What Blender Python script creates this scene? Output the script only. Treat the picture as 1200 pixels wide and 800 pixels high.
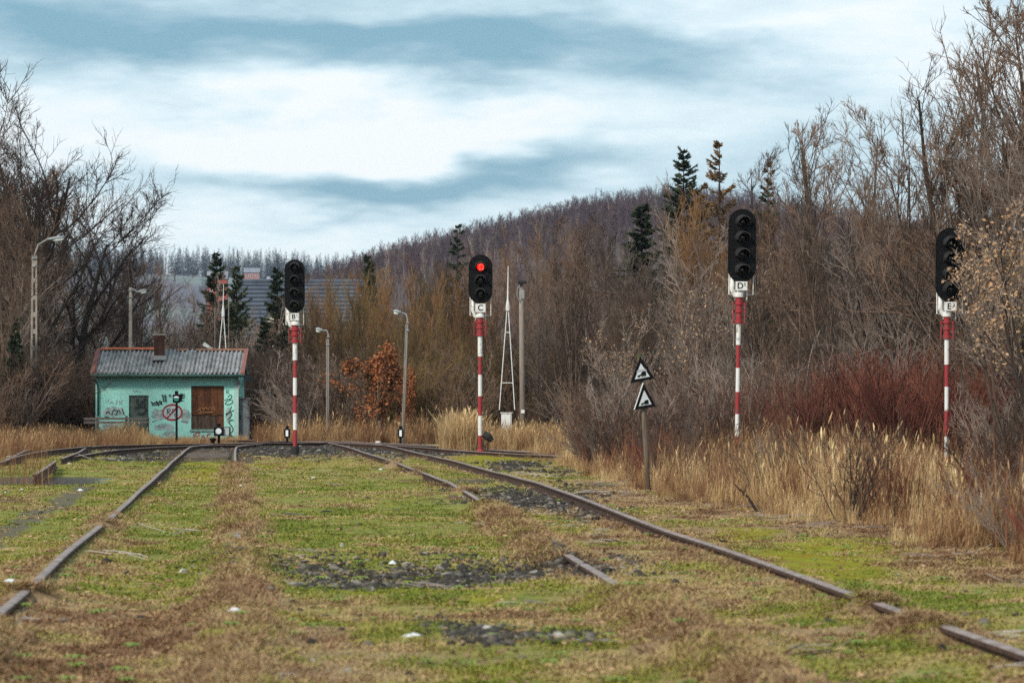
import bpy, math, random
import numpy as np
from mathutils import Vector, Matrix

for o in list(bpy.data.objects):
    bpy.data.objects.remove(o)
SC = bpy.context.scene
COL = SC.collection
random.seed(7)
RNG = np.random.default_rng(11)

# ------------------------------------------------------------------ camera
F, EYE, HZ = 4500.0, 1.40, 478.0          # focal length in photo pixels, eye height, horizon row
cam_d = bpy.data.cameras.new('camera')
cam_d.sensor_width = 36.0
cam_d.lens = 135.0
cam_d.shift_y = (HZ - 400.0) / 1200.0
cam_d.clip_start = 0.5
cam_d.clip_end = 9000.0
cam_d.dof.use_dof = True
cam_d.dof.focus_distance = 105.0
cam_d.dof.aperture_fstop = 6.3
cam = bpy.data.objects.new('camera', cam_d)
cam.location = (0, 0, EYE)
cam.rotation_euler = (math.radians(90), 0, 0)
COL.objects.link(cam)
SC.camera = cam

# ------------------------------------------------------------------ world, sun, exposure
SUN_EL, SUN_AZ = math.radians(36), math.radians(218)     # azimuth clockwise from +Y: behind the camera, to the left
world = bpy.data.worlds.new('World')
SC.world = world
world.use_nodes = True
NT = world.node_tree
NT.nodes.clear()


def W(tp, **kw):
    n = NT.nodes.new(tp)
    for k, v in kw.items():
        setattr(n, k, v)
    return n


def wmath(op, a, b=None, clamp=False):
    n = W('ShaderNodeMath', operation=op, use_clamp=clamp)
    for i, v in enumerate((a, b)):
        if v is None:
            continue
        if isinstance(v, (int, float)):
            n.inputs[i].default_value = v
        else:
            NT.links.new(v, n.inputs[i])
    return n.outputs[0]


sky = W('ShaderNodeTexSky', sky_type='NISHITA')
sky.sun_disc = False
sky.sun_elevation = SUN_EL
sky.sun_rotation = SUN_AZ
bg_sky = W('ShaderNodeBackground')
bg_sky.inputs['Strength'].default_value = 0.07
NT.links.new(sky.outputs[0], bg_sky.inputs[0])
tc = W('ShaderNodeTexCoord')
mp = W('ShaderNodeMapping')
mp.inputs['Scale'].default_value = (1.0, 1.0, 3.6)
NT.links.new(tc.outputs['Generated'], mp.inputs[0])


def wnoise(scale, detail, rough, dist=0.0):
    n = W('ShaderNodeTexNoise')
    n.inputs['Scale'].default_value = scale
    n.inputs['Detail'].default_value = detail
    n.inputs['Roughness'].default_value = rough
    n.inputs['Distortion'].default_value = dist
    NT.links.new(mp.outputs[0], n.inputs['Vector'])
    return n.outputs[0]


sep = W('ShaderNodeSeparateXYZ')
NT.links.new(tc.outputs['Generated'], sep.inputs[0])
ahead = wmath('MAXIMUM', sep.outputs[1], 0.05)
warp = wmath('MULTIPLY', wmath('SUBTRACT', wnoise(14, 4, 0.5), 0.5), 0.05)
warp2 = wmath('MULTIPLY', wmath('SUBTRACT', wnoise(9, 5, 0.6), 0.5), 0.15)
U_ = wmath('ADD', wmath('DIVIDE', sep.outputs[0], ahead), warp2)
V_ = wmath('ADD', wmath('DIVIDE', sep.outputs[2], ahead), warp)
base = wmath('ADD', wmath('MULTIPLY', wmath('SUBTRACT', wnoise(8.0, 6, 0.52, 0.2), 0.5), 1.25), 0.60)
base = wmath('ADD', base, wmath('MULTIPLY', wmath('SUBTRACT', wnoise(26.0, 7, 0.6, 0.9), 0.5), 0.40))
base = wmath('ADD', base, wmath('MULTIPLY', wmath('SUBTRACT', wnoise(70.0, 8, 0.65, 1.0), 0.5), 0.30))
# banks of cloud, each with its centre, half-width and half-height (in photo pixels) and its brightness
for (px, py, sx, sy, amp) in [(190, 160, 300, 60, 0.5), (520, 150, 260, 30, 0.35), (560, 55, 330, 38, -0.75), (150, 30, 300, 42, -0.5),
                              (470, 212, 190, 26, -1.0), (900, 170, 260, 90, 0.12), (1080, 70, 260, 60, 0.30), (720, 195, 130, 22, -0.2),
                              (380, 290, 330, 38, 0.28), (880, 20, 130, 25, 0.25), (420, 10, 140, 16, 0.25)]:
    u0, v0 = (px - 600) / F, (HZ - py) / F
    du = wmath('DIVIDE', wmath('SUBTRACT', U_, u0), sx / F)
    dv = wmath('DIVIDE', wmath('SUBTRACT', V_, v0), sy / F)
    q = wmath('ADD', wmath('MULTIPLY', du, du), wmath('MULTIPLY', dv, dv))
    g = wmath('MULTIPLY', wmath('POWER', 2.718, wmath('MULTIPLY', q, -0.8)), amp)
    base = wmath('ADD', base, g)
ramp = W('ShaderNodeValToRGB')
cr = ramp.color_ramp
cr.elements[0].position, cr.elements[0].color = 0.0, (0.15, 0.30, 0.39, 1)
cr.elements[1].position, cr.elements[1].color = 1.0, (0.69, 0.72, 0.735, 1)
e = cr.elements.new(0.3); e.color = (0.26, 0.40, 0.48, 1)
e = cr.elements.new(0.62); e.color = (0.45, 0.58, 0.645, 1)
e = cr.elements.new(0.82); e.color = (0.59, 0.68, 0.72, 1)
NT.links.new(base, ramp.inputs[0])
bg_cloud = W('ShaderNodeBackground')
bg_cloud.inputs['Strength'].default_value = 0.64
NT.links.new(ramp.outputs[0], bg_cloud.inputs[0])
mixw = W('ShaderNodeMixShader')
mixw.inputs[0].default_value = 0.93
NT.links.new(bg_sky.outputs[0], mixw.inputs[1])
NT.links.new(bg_cloud.outputs[0], mixw.inputs[2])
wout = W('ShaderNodeOutputWorld')
NT.links.new(mixw.outputs[0], wout.inputs[0])

sun_d = bpy.data.lights.new('sun', 'SUN')
sun_d.energy = 1.5
sun_d.angle = math.radians(10)
sun_d.color = (1.0, 0.91, 0.79)
sun = bpy.data.objects.new('sun', sun_d)
COL.objects.link(sun)
sdir = Vector((math.sin(SUN_AZ) * math.cos(SUN_EL), math.cos(SUN_AZ) * math.cos(SUN_EL), math.sin(SUN_EL)))
sun.rotation_euler = sdir.to_track_quat('Z', 'Y').to_euler()
sun.location = (0, -20, 60)

SC.view_settings.view_transform = 'Standard'
SC.view_settings.look = 'None'
SC.view_settings.gamma = 1.0
SC.view_settings.use_curve_mapping = False
SC.view_settings.exposure = 1.17
SC.cycles.max_bounces = 6
SC.cycles.diffuse_bounces = 3
SC.cycles.glossy_bounces = 2
SC.cycles.transmission_bounces = 2
SC.cycles.volume_bounces = 1
SC.cycles.use_denoising = False

# ------------------------------------------------------------------ small helpers
def tag(o, label=None, cat=None, group=None, kind=None):
    if label: o['label'] = label
    if cat: o['category'] = cat
    if group: o['group'] = group
    if kind: o['kind'] = kind
    return o


def empty(name, loc=(0, 0, 0), rot=(0, 0, 0)):
    o = bpy.data.objects.new(name, None)
    o.empty_display_size = 0.3
    o.location = loc
    o.rotation_euler = rot
    COL.objects.link(o)
    return o


def link(name, me, parent=None, loc=None):
    o = bpy.data.objects.new(name, me)
    COL.objects.link(o)
    if parent is not None:
        o.parent = parent
    if loc is not None:
        o.location = loc
    return o


def X(px, Y):
    return (px - 600.0) / F * Y


def Z(py, Y):
    return EYE - (py - HZ) / F * Y


def G(px, py, z=0.0):
    """the point of the level ground (height z) that shows at this spot of the photograph"""
    Y = F * (EYE - z) / (py - HZ)
    return (X(px, Y), Y, z)


def mesh_np(name, verts, faces, mats, mat_idx=None, smooth=False):
    verts = np.asarray(verts, dtype=np.float32).reshape(-1, 3)
    faces = np.asarray(faces, dtype=np.int32)
    k = faces.shape[1]
    me = bpy.data.meshes.new(name)
    me.vertices.add(len(verts))
    me.vertices.foreach_set('co', verts.ravel())
    me.loops.add(faces.size)
    me.loops.foreach_set('vertex_index', faces.ravel())
    me.polygons.add(len(faces))
    me.polygons.foreach_set('loop_start', np.arange(0, faces.size, k, dtype=np.int32))
    if smooth:
        me.polygons.foreach_set('use_smooth', np.ones(len(faces), dtype=bool))
    for m in (mats if isinstance(mats, (list, tuple)) else [mats]):
        me.materials.append(m)
    if mat_idx is not None:
        me.polygons.foreach_set('material_index', np.asarray(mat_idx, dtype=np.int32))
    me.update(calc_edges=True)
    return me


def vcol(me, name, cols):
    cols = np.asarray(cols, dtype=np.float32)
    if cols.shape[1] == 3:
        cols = np.hstack([cols, np.ones((len(cols), 1), np.float32)])
    a = me.attributes.new(name, 'FLOAT_COLOR', 'POINT')
    a.data.foreach_set('color', cols.ravel())


class MB:
    """collects shapes for ONE mesh"""
    def __init__(s):
        s.v, s.f, s.m = [], [], []

    def add(s, vs, fs, mi=0):
        n = len(s.v)
        s.v += [tuple(v) for v in vs]
        s.f += [tuple(i + n for i in f) for f in fs]
        s.m += [mi] * len(fs)

    def box(s, x0, x1, y0, y1, z0, z1, mi=0):
        s.add([(x0, y0, z0), (x1, y0, z0), (x1, y1, z0), (x0, y1, z0), (x0, y0, z1), (x1, y0, z1), (x1, y1, z1), (x0, y1, z1)],
              [(0, 3, 2, 1), (4, 5, 6, 7), (0, 1, 5, 4), (1, 2, 6, 5), (2, 3, 7, 6), (3, 0, 4, 7)], mi)

    def bar(s, p, q, w, h, mi=0):
        """a square bar from p to q"""
        s.tube([p, q], [max(w, h) * 0.7] * 2, 4, mi)

    def tube(s, pts, rad, n=8, mi=0, caps=True):
        pts = [Vector(p) for p in pts]
        if isinstance(rad, (int, float)):
            rad = [rad] * len(pts)
        d = (pts[-1] - pts[0]).normalized()
        ref = Vector((0, 0, 1)) if abs(d.z) < 0.9 else Vector((0, 1, 0))
        vs, fs = [], []
        for i, p in enumerate(pts):
            a = pts[min(i + 1, len(pts) - 1)] - pts[max(i - 1, 0)]
            a.normalize()
            u = a.cross(ref).normalized()
            w = u.cross(a).normalized()
            for k in range(n):
                t = 2 * math.pi * (k + 0.5) / n
                vs.append(p + (u * math.cos(t) + w * math.sin(t)) * rad[i])
        for i in range(len(pts) - 1):
            for k in range(n):
                k2 = (k + 1) % n
                fs.append((i * n + k, i * n + k2, (i + 1) * n + k2, (i + 1) * n + k))
        if caps:
            fs.append(tuple(reversed(range(n))))
            fs.append(tuple((len(pts) - 1) * n + k for k in range(n)))
        s.add(vs, fs, mi)

    def prism(s, poly, y0, y1, mi=0):
        """polygon in x,z extruded along y"""
        n = len(poly)
        vs = [(x, y0, z) for x, z in poly] + [(x, y1, z) for x, z in poly]
        fs = [tuple(range(n)), tuple(reversed(range(n, 2 * n)))]
        fs += [(i, i + n, (i + 1) % n + n, (i + 1) % n) for i in range(n)]
        s.add(vs, fs, mi)

    def build(s, name, mats, parent=None, smooth=False, bevel=0.0):
        me = bpy.data.meshes.new(name)
        me.from_pydata(s.v, [], s.f)
        for m in (mats if isinstance(mats, (list, tuple)) else [mats]):
            me.materials.append(m)
        me.polygons.foreach_set('material_index', s.m)
        if smooth:
            me.polygons.foreach_set('use_smooth', [True] * len(s.f))
        me.update()
        o = link(name, me, parent)
        if bevel > 0:
            b = o.modifiers.new('bevel', 'BEVEL')
            b.width = bevel
            b.segments = 2
            b.limit_method = 'ANGLE'
        return o


# value noise for the terrain
_perm = np.random.default_rng(3).random((256, 256))


def vnoise(x, y):
    x = np.asarray(x, float); y = np.asarray(y, float)
    xi, yi = np.floor(x).astype(int), np.floor(y).astype(int)
    fx, fy = x - xi, y - yi
    fx = fx * fx * (3 - 2 * fx); fy = fy * fy * (3 - 2 * fy)
    a = _perm[xi & 255, yi & 255]; b = _perm[(xi + 1) & 255, yi & 255]
    c = _perm[xi & 255, (yi + 1) & 255]; d = _perm[(xi + 1) & 255, (yi + 1) & 255]
    return (a * (1 - fx) + b * fx) * (1 - fy) + (c * (1 - fx) + d * fx) * fy


def fbm(x, y, o=4):
    t, a, s = 0.0, 0.5, 0.0
    for i in range(o):
        t = t + a * vnoise(x * 2 ** i + 17.3 * i, y * 2 ** i + 5.1 * i)
        s += a
        a *= 0.5
    return t / s


def sstep(a, b, x):
    t = np.clip((np.asarray(x, float) - a) / (b - a), 0, 1)
    return t * t * (3 - 2 * t)


# ------------------------------------------------------------------ materials
def new_mat(name):
    m = bpy.data.materials.new(name)
    m.use_nodes = True
    nt = m.node_tree
    return m, nt, nt.nodes['Principled BSDF']


def N(nt, tp, **kw):
    n = nt.nodes.new(tp)
    for k, v in kw.items():
        setattr(n, k, v)
    return n


def noise_node(nt, scale, detail=5, rough=0.6, coord='Object', stretch=None):
    t = N(nt, 'ShaderNodeTexCoord')
    n = N(nt, 'ShaderNodeTexNoise')
    n.inputs['Scale'].default_value = scale
    n.inputs['Detail'].default_value = detail
    n.inputs['Roughness'].default_value = rough
    if stretch:
        m = N(nt, 'ShaderNodeMapping')
        m.inputs['Scale'].default_value = stretch
        nt.links.new(t.outputs[coord], m.inputs[0])
        nt.links.new(m.outputs[0], n.inputs['Vector'])
    else:
        nt.links.new(t.outputs[coord], n.inputs['Vector'])
    return n.outputs[0]


def ramp_node(nt, fac, stops):
    r = N(nt, 'ShaderNodeValToRGB')
    el = r.color_ramp.elements
    el[0].position, el[0].color = stops[0][0], (*stops[0][1], 1)
    el[1].position, el[1].color = stops[-1][0], (*stops[-1][1], 1)
    for p, c in stops[1:-1]:
        e = el.new(p); e.color = (*c, 1)
    nt.links.new(fac, r.inputs[0])
    return r.outputs[0]


def mix_node(nt, fac, a, b, blend='MIX'):
    n = N(nt, 'ShaderNodeMix', data_type='RGBA', blend_type=blend)
    for s, v in ((n.inputs[0], fac), (n.inputs[6], a), (n.inputs[7], b)):
        if isinstance(v, (int, float)):
            s.default_value = v
        elif isinstance(v, tuple):
            s.default_value = (*v, 1)
        else:
            nt.links.new(v, s)
    return n.outputs[2]


def math_node(nt, op, a, b=None, clamp=False):
    n = N(nt, 'ShaderNodeMath', operation=op, use_clamp=clamp)
    for i, v in enumerate((a, b)):
        if v is None: continue
        if isinstance(v, (int, float)): n.inputs[i].default_value = v
        else: nt.links.new(v, n.inputs[i])
    return n.outputs[0]


def bump_node(nt, bsdf, h, strength=0.4, dist=0.02):
    b = N(nt, 'ShaderNodeBump')
    b.inputs['Strength'].default_value = strength
    b.inputs['Distance'].default_value = dist
    nt.links.new(h, b.inputs['Height'])
    nt.links.new(b.outputs[0], bsdf.inputs['Normal'])


def mat(name, c1, c2=None, scale=6, rough=0.8, metal=0.0, bump=0.0, lo=0.35, hi=0.65, stretch=None, spec=0.3, detail=6):
    m, nt, b = new_mat(name)
    b.inputs['Roughness'].default_value = rough
    b.inputs['Metallic'].default_value = metal
    b.inputs['Specular IOR Level'].default_value = spec
    if c2 is None:
        c2 = tuple(v * 0.7 for v in c1)
    n = noise_node(nt, scale, detail, 0.65, 'Object', stretch)
    nt.links.new(ramp_node(nt, n, [(lo, c2), (hi, c1)]), b.inputs['Base Color'])
    if bump:
        bump_node(nt, b, n, bump, 0.02)
    return m


def plant_mat(name, stops, rough=0.75, trans=0.0):
    """colour picked by the instance's own tint plus the blade's or twig's own shade"""
    m, nt, b = new_mat(name)
    b.inputs['Roughness'].default_value = rough
    b.inputs['Specular IOR Level'].default_value = 0.15
    a = N(nt, 'ShaderNodeAttribute', attribute_type='INSTANCER', attribute_name='tint')
    s = N(nt, 'ShaderNodeAttribute', attribute_type='GEOMETRY', attribute_name='shade')
    f = math_node(nt, 'ADD', a.outputs['Fac'], s.outputs['Fac'])
    nt.links.new(ramp_node(nt, f, stops), b.inputs['Base Color'])
    return m


def bark_mat(name, dark, light, var=0.35):
    m, nt, b = new_mat(name)
    b.inputs['Roughness'].default_value = 0.85
    b.inputs['Specular IOR Level'].default_value = 0.2
    oi = N(nt, 'ShaderNodeObjectInfo')
    n = noise_node(nt, 1.7, 5, 0.7)
    f = math_node(nt, 'ADD', math_node(nt, 'MULTIPLY', oi.outputs['Random'], var), math_node(nt, 'MULTIPLY', n, 1.0 - var))
    nt.links.new(ramp_node(nt, f, [(0.25, dark), (0.75, light)]), b.inputs['Base Color'])
    return m


M = {}
M['bark'] = bark_mat('bark', (0.035, 0.024, 0.018), (0.17, 0.120, 0.088), 0.5)
M['twig_pale'] = bark_mat('twig_pale', (0.24, 0.20, 0.18), (0.50, 0.44, 0.40), 0.5)
M['bark_dark'] = bark_mat('bark_dark', (0.018, 0.014, 0.013), (0.050, 0.038, 0.033))
M['twig_brown'] = bark_mat('twig_brown', (0.042, 0.026, 0.019), (0.245, 0.153, 0.106), 0.7)
M['twig_grey'] = bark_mat('twig_grey', (0.055, 0.040, 0.034), (0.34, 0.265, 0.220), 0.7)
M['twig_dark'] = bark_mat('twig_dark', (0.036, 0.023, 0.018), (0.115, 0.074, 0.056), 0.5)
M['twig_red'] = bark_mat('twig_red', (0.068, 0.024, 0.018), (0.255, 0.088, 0.058), 0.7)
M['twig_olive'] = bark_mat('twig_olive', (0.070, 0.046, 0.018), (0.25, 0.160, 0.062), 0.6)
M['twig_orange'] = bark_mat('twig_orange', (0.095, 0.044, 0.018), (0.28, 0.145, 0.062), 0.6)
M['twig_purple_haze'] = bark_mat('twig_purple_haze', (0.048, 0.031, 0.042), (0.135, 0.088, 0.108), 0.5)  # purplish brown twigs, with extra blue mixed in for distance haze
M['leaf_rust'] = mat('leaf_rust', (0.42, 0.155, 0.055), (0.20, 0.068, 0.028), 3.0)
M['leaf_tan'] = mat('leaf_tan', (0.56, 0.36, 0.21), (0.33, 0.19, 0.10), 3.0)
M['needle'] = mat('needle', (0.050, 0.070, 0.030), (0.018, 0.030, 0.018), 2.0)
M['needle_olive'] = mat('needle_olive', (0.085, 0.095, 0.030), (0.035, 0.045, 0.018), 2.0)
M['needle_far_haze'] = mat('needle_far_haze', (0.024, 0.050, 0.066), (0.014, 0.030, 0.042), 0.5)  # needle colour shifted to blue, haze painted into it
M['twig_far_haze'] = bark_mat('twig_far_haze', (0.060, 0.062, 0.085), (0.14, 0.145, 0.18), 0.5)  # blue-grey of distant haze painted into the twig colour
M['larch'] = mat('larch', (0.27, 0.165, 0.075), (0.13, 0.078, 0.038), 2.0)
M['rust'] = mat('rust', (0.095, 0.045, 0.028), (0.030, 0.016, 0.012), 14, 0.85, 0.0, 0.3)  # rust, darkened further to carry the shadow on the rail sides
M['rail_top'] = mat('rail_top', (0.40, 0.295, 0.255), (0.15, 0.085, 0.058), 6, 0.5, 0.3)
M['sleeper'] = mat('sleeper', (0.150, 0.115, 0.090), (0.060, 0.045, 0.036), 5, 0.9, 0.0, 0.4, stretch=(1, 6, 6))
M['black'] = mat('black', (0.006, 0.006, 0.007), (0.003, 0.003, 0.004), 5, 0.6, spec=0.12)
M['hood'] = mat('hood', (0.034, 0.032, 0.031), (0.018, 0.017, 0.017), 8, 0.6, spec=0.2)
M['lens_dark'] = mat('lens_dark', (0.012, 0.012, 0.014), None, 8, 0.12, spec=0.5)
M['white_paint'] = mat('white_paint', (0.74, 0.74, 0.72), (0.52, 0.49, 0.45), 7, 0.55, lo=0.28, hi=0.5)
M['white_worn'] = mat('white_worn', (0.72, 0.71, 0.68), (0.26, 0.19, 0.15), 11, 0.6, lo=0.33, hi=0.43)
M['red_paint'] = mat('red_paint', (0.33, 0.026, 0.036), (0.19, 0.028, 0.030), 9, 0.6)
M['red_worn'] = mat('red_worn', (0.33, 0.028, 0.036), (0.17, 0.075, 0.062), 11, 0.65, lo=0.35, hi=0.5)
M['concrete'] = mat('concrete', (0.34, 0.30, 0.255), (0.22, 0.19, 0.16), 4, 0.9, 0, 0.2)
M['wood_post'] = mat('wood_post', (0.20, 0.155, 0.115), (0.105, 0.078, 0.055), 5, 0.9, 0, 0.3, stretch=(6, 6, 0.6))
M['wood_pole'] = mat('wood_pole', (0.30, 0.25, 0.215), (0.18, 0.145, 0.12), 5, 0.9, 0, 0.3, stretch=(6, 6, 0.5))
M['galv'] = mat('galv', (0.33, 0.35, 0.36), (0.21, 0.22, 0.23), 4, 0.6, 0.1)
M['lamp_glass'] = mat('lamp_glass', (0.62, 0.66, 0.60), (0.45, 0.48, 0.42), 4, 0.25)
M['paper'] = mat('paper', (0.80, 0.81, 0.83), (0.62, 0.63, 0.66), 12, 0.6)
M['sign_white'] = mat('sign_white', (0.62, 0.65, 0.66), (0.50, 0.53, 0.54), 9, 0.4)
M['milk_glass'] = mat('milk_glass', (0.80, 0.82, 0.86), (0.70, 0.72, 0.77), 9, 0.3)
M['green_glass'] = mat('green_glass', (0.02, 0.36, 0.25), None, 9, 0.25)
M['stone'] = None


def leaf_tri_shade(me, rng, n_each, n, lo, hi):
    s = np.repeat(rng.uniform(lo, hi, n), n_each).astype(np.float32)
    a = me.attributes.new('shade', 'FLOAT', 'POINT')
    a.data.foreach_set('value', s)


# ------------------------------------------------------------------ the lie of the tracks (photo points of the rail heads -> places on the ground)
RH = 0.13


def RT(px, py):
    return G(px, py, RH)[:2]


def spline(pts, step=0.6):
    """Catmull-Rom through the points, evenly resampled"""
    p = np.array(pts, float)
    p = np.vstack([2 * p[0] - p[1], p, 2 * p[-1] - p[-2]])
    out = []
    for i in range(1, len(p) - 2):
        n = max(3, int(np.linalg.norm(p[i + 1] - p[i]) / 0.25))
        t = np.linspace(0, 1, n, endpoint=False)[:, None]
        a, b, c, d = p[i - 1], p[i], p[i + 1], p[i + 2]
        out.append(0.5 * ((2 * b) + (-a + c) * t + (2 * a - 5 * b + 4 * c - d) * t ** 2 + (-a + 3 * b - 3 * c + d) * t ** 3))
    out = np.vstack(out + [p[-2:-1]])
    s = np.r_[0, np.cumsum(np.linalg.norm(np.diff(out, axis=0), axis=1))]
    q = np.arange(0, s[-1], step)
    return np.c_[np.interp(q, s, out[:, 0]), np.interp(q, s, out[:, 1])]


def offset(line, d):
    t = np.gradient(line, axis=0)
    t /= np.linalg.norm(t, axis=1)[:, None]
    return line + np.c_[t[:, 1], -t[:, 0]] * d


GAUGE = 1.50
LEFT_A = spline([(-1.9, 4.0)] + [RT(*p) for p in ((0, 715), (85, 640), (135, 600), (180, 560), (219, 526))] + [(-10.65, 130), (-10.3, 138), (-8.6, 146)])
LEFT_B = offset(LEFT_A, GAUGE)
RIGHT_B = spline([(3.3, 4.0)] + [RT(*p) for p in ((1200, 765), (805, 628), (600, 557), (445, 520.5))] + [(-7.2, 152)])
RIGHT_A = offset(RIGHT_B, -GAUGE)
CROSS_A = spline([(6.5, 78), (2.2, 97), RT(560, 529), RT(480, 523.5), RT(400, 519.3), (-9.2, 148), (-13, 156)])
CROSS_B = offset(CROSS_A, GAUGE)
SIDE_A = spline([RT(72, 538), RT(92, 530), RT(110, 523.6), RT(165, 521.6), RT(215, 520.6), RT(300, 519.8), (-6.6, 140)])
SIDE_B = spline([RT(88, 534), RT(112, 530), RT(150, 526), RT(200, 523), RT(245, 521.5), RT(300, 521)])
STUB_A = spline([RT(0, 541), RT(25, 534), RT(55, 529.5), RT(85, 527), RT(108, 525)])
STUB_B = spline([RT(3, 540), RT(30, 529), RT(56, 522)])
STUB_C = spline([RT(40, 555), RT(52, 550), RT(66, 543)])


def smoothbury(Y, spans):
    """1 where the rail lies buried under matted grass, 0 where its head is bare"""
    v = np.ones_like(Y)
    for a, b in spans:
        v = np.minimum(v, 1 - sstep(a - 0.7, a, Y) * (1 - sstep(b, b + 0.7, Y)))
    return v


def rowY(py):
    return F * (EYE - RH) / (py - HZ)


RAILS = [  # line, bare stretches as photo rows (far row, near row)
    (LEFT_A, [(480, 722)]),
    (LEFT_B, [(480, 541), (621, 627)]),
    (RIGHT_A, [(480, 590), (653, 688)]),
    (RIGHT_B, [(480, 716), (736, 860)]),
]


def dist_to(line, x, y):
    """sideways distance from a line that runs along +Y"""
    o = np.argsort(line[:, 1])
    return x - np.interp(y, line[o, 1], line[o, 0])


def bury(line, spans, y):
    y = np.asarray(y, float)
    v = smoothbury(y, [(rowY(b), rowY(max(a, 482))) for a, b in spans])
    far = 50.0 if line is LEFT_A else 95.0 if line is RIGHT_A else 33.0
    gap = sstep(0.80, 0.90, vnoise(y * 2.4 + 40 * len(spans), y * 0.05 + len(spans))) * (1 - sstep(far - 4, far, y)) * sstep(21, 23, y)
    return np.maximum(v, gap)


EDGE_PTS = sorted([(G(*p)[1], G(*p)[0]) for p in ((1200, 668), (1050, 622), (850, 592), (760, 578), (690, 552), (620, 531))])
EDGE_Y = np.array([10, 20] + [a for a, b in EDGE_PTS] + [150, 175, 260])
EDGE_X = np.array([6.0, 5.2] + [b for a, b in EDGE_PTS] + [-0.5, -6.0, -22.0])


def edge_right(y):
    return np.interp(y, EDGE_Y, EDGE_X)


def edge_left(y):
    return np.interp(y, [20, 70, 95, 110, 130, 150, 175], [-9.0, -11.5, -13.2, -14.2, -14.6, -13.0, -10])


def height(x, y):
    x = np.asarray(x, float); y = np.asarray(y, float)
    near = 1 - sstep(150, 260, np.hypot(x, y))
    h = (fbm(x * 0.22 + 9, y * 0.22, 3) - 0.5) * 0.16 * near
    h = h + (fbm(x * 1.1, y * 0.9 + 4, 3) - 0.5) * 0.075 * near
    inside = np.ones_like(h)
    for i, (ln, spans) in enumerate(RAILS):
        d = np.abs(dist_to(ln, x, y))
        ok = (y > 4) & (y < 135)
        k = np.exp(-(d / 0.42) ** 2) * ok
        b = bury(ln, spans, y)
        lump = 0.98 + 0.35 * vnoise(y * 0.9 + 31 * i, x * 0.3)
        low = (-0.02 + 0.085 * (1 - sstep(36, 44, y))) if ln is RIGHT_B else (-0.01 + 0.075 * (1 - sstep(55, 75, y)))
        h = h * (1 - k) + k * (low * (1 - b) + 0.02 * b)
        h = h + np.exp(-(d / 0.20) ** 2) * ok * b * RH * lump * (0.70 if ln is LEFT_B else 1.0)
    # hollows where the bare ballast shows
    px = 600 + F * x / np.maximum(y, 5); py = HZ + F * EYE / np.maximum(y, 5)
    h = h - 0.07 * np.exp(-(((px - 490) / 190) ** 2 + ((py - 672) / 16) ** 2) ** 2) * (y > 15) * (y < 60)
    h = h + 0.05 * np.exp(-(((px - 490) / 260) ** 2 + ((py - 706) / 12) ** 2)) * (y > 15) * (y < 60)
    r = sstep(0.0, 6.0, x - edge_right(y)) * near
    l = sstep(0.0, 6.0, edge_left(y) - x) * near
    h = h + r * (0.10 + 0.5 * (fbm(x * 0.15 + 3, y * 0.15, 3) - 0.4)) * sstep(15, 40, y) * (1 - sstep(100, 140, y))
    h = h + l * 0.10
    h = h - 0.20 * np.exp(-(((x + 9.9) / 1.9) ** 2 + ((y - 77) / 6.5) ** 2))      # puddle hollow
    return h


# ground-cover masks; patches are written as they lie in the photograph and laid on the ground here
def patch(px, py, lst, pw=1.0):
    t = 0.0
    for (cx, cy, rx, ry, a) in lst:
        t = t + a * np.exp(-(((px - cx) / rx) ** 2 + ((py - cy) / ry) ** 2) ** pw)
    return t


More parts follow.
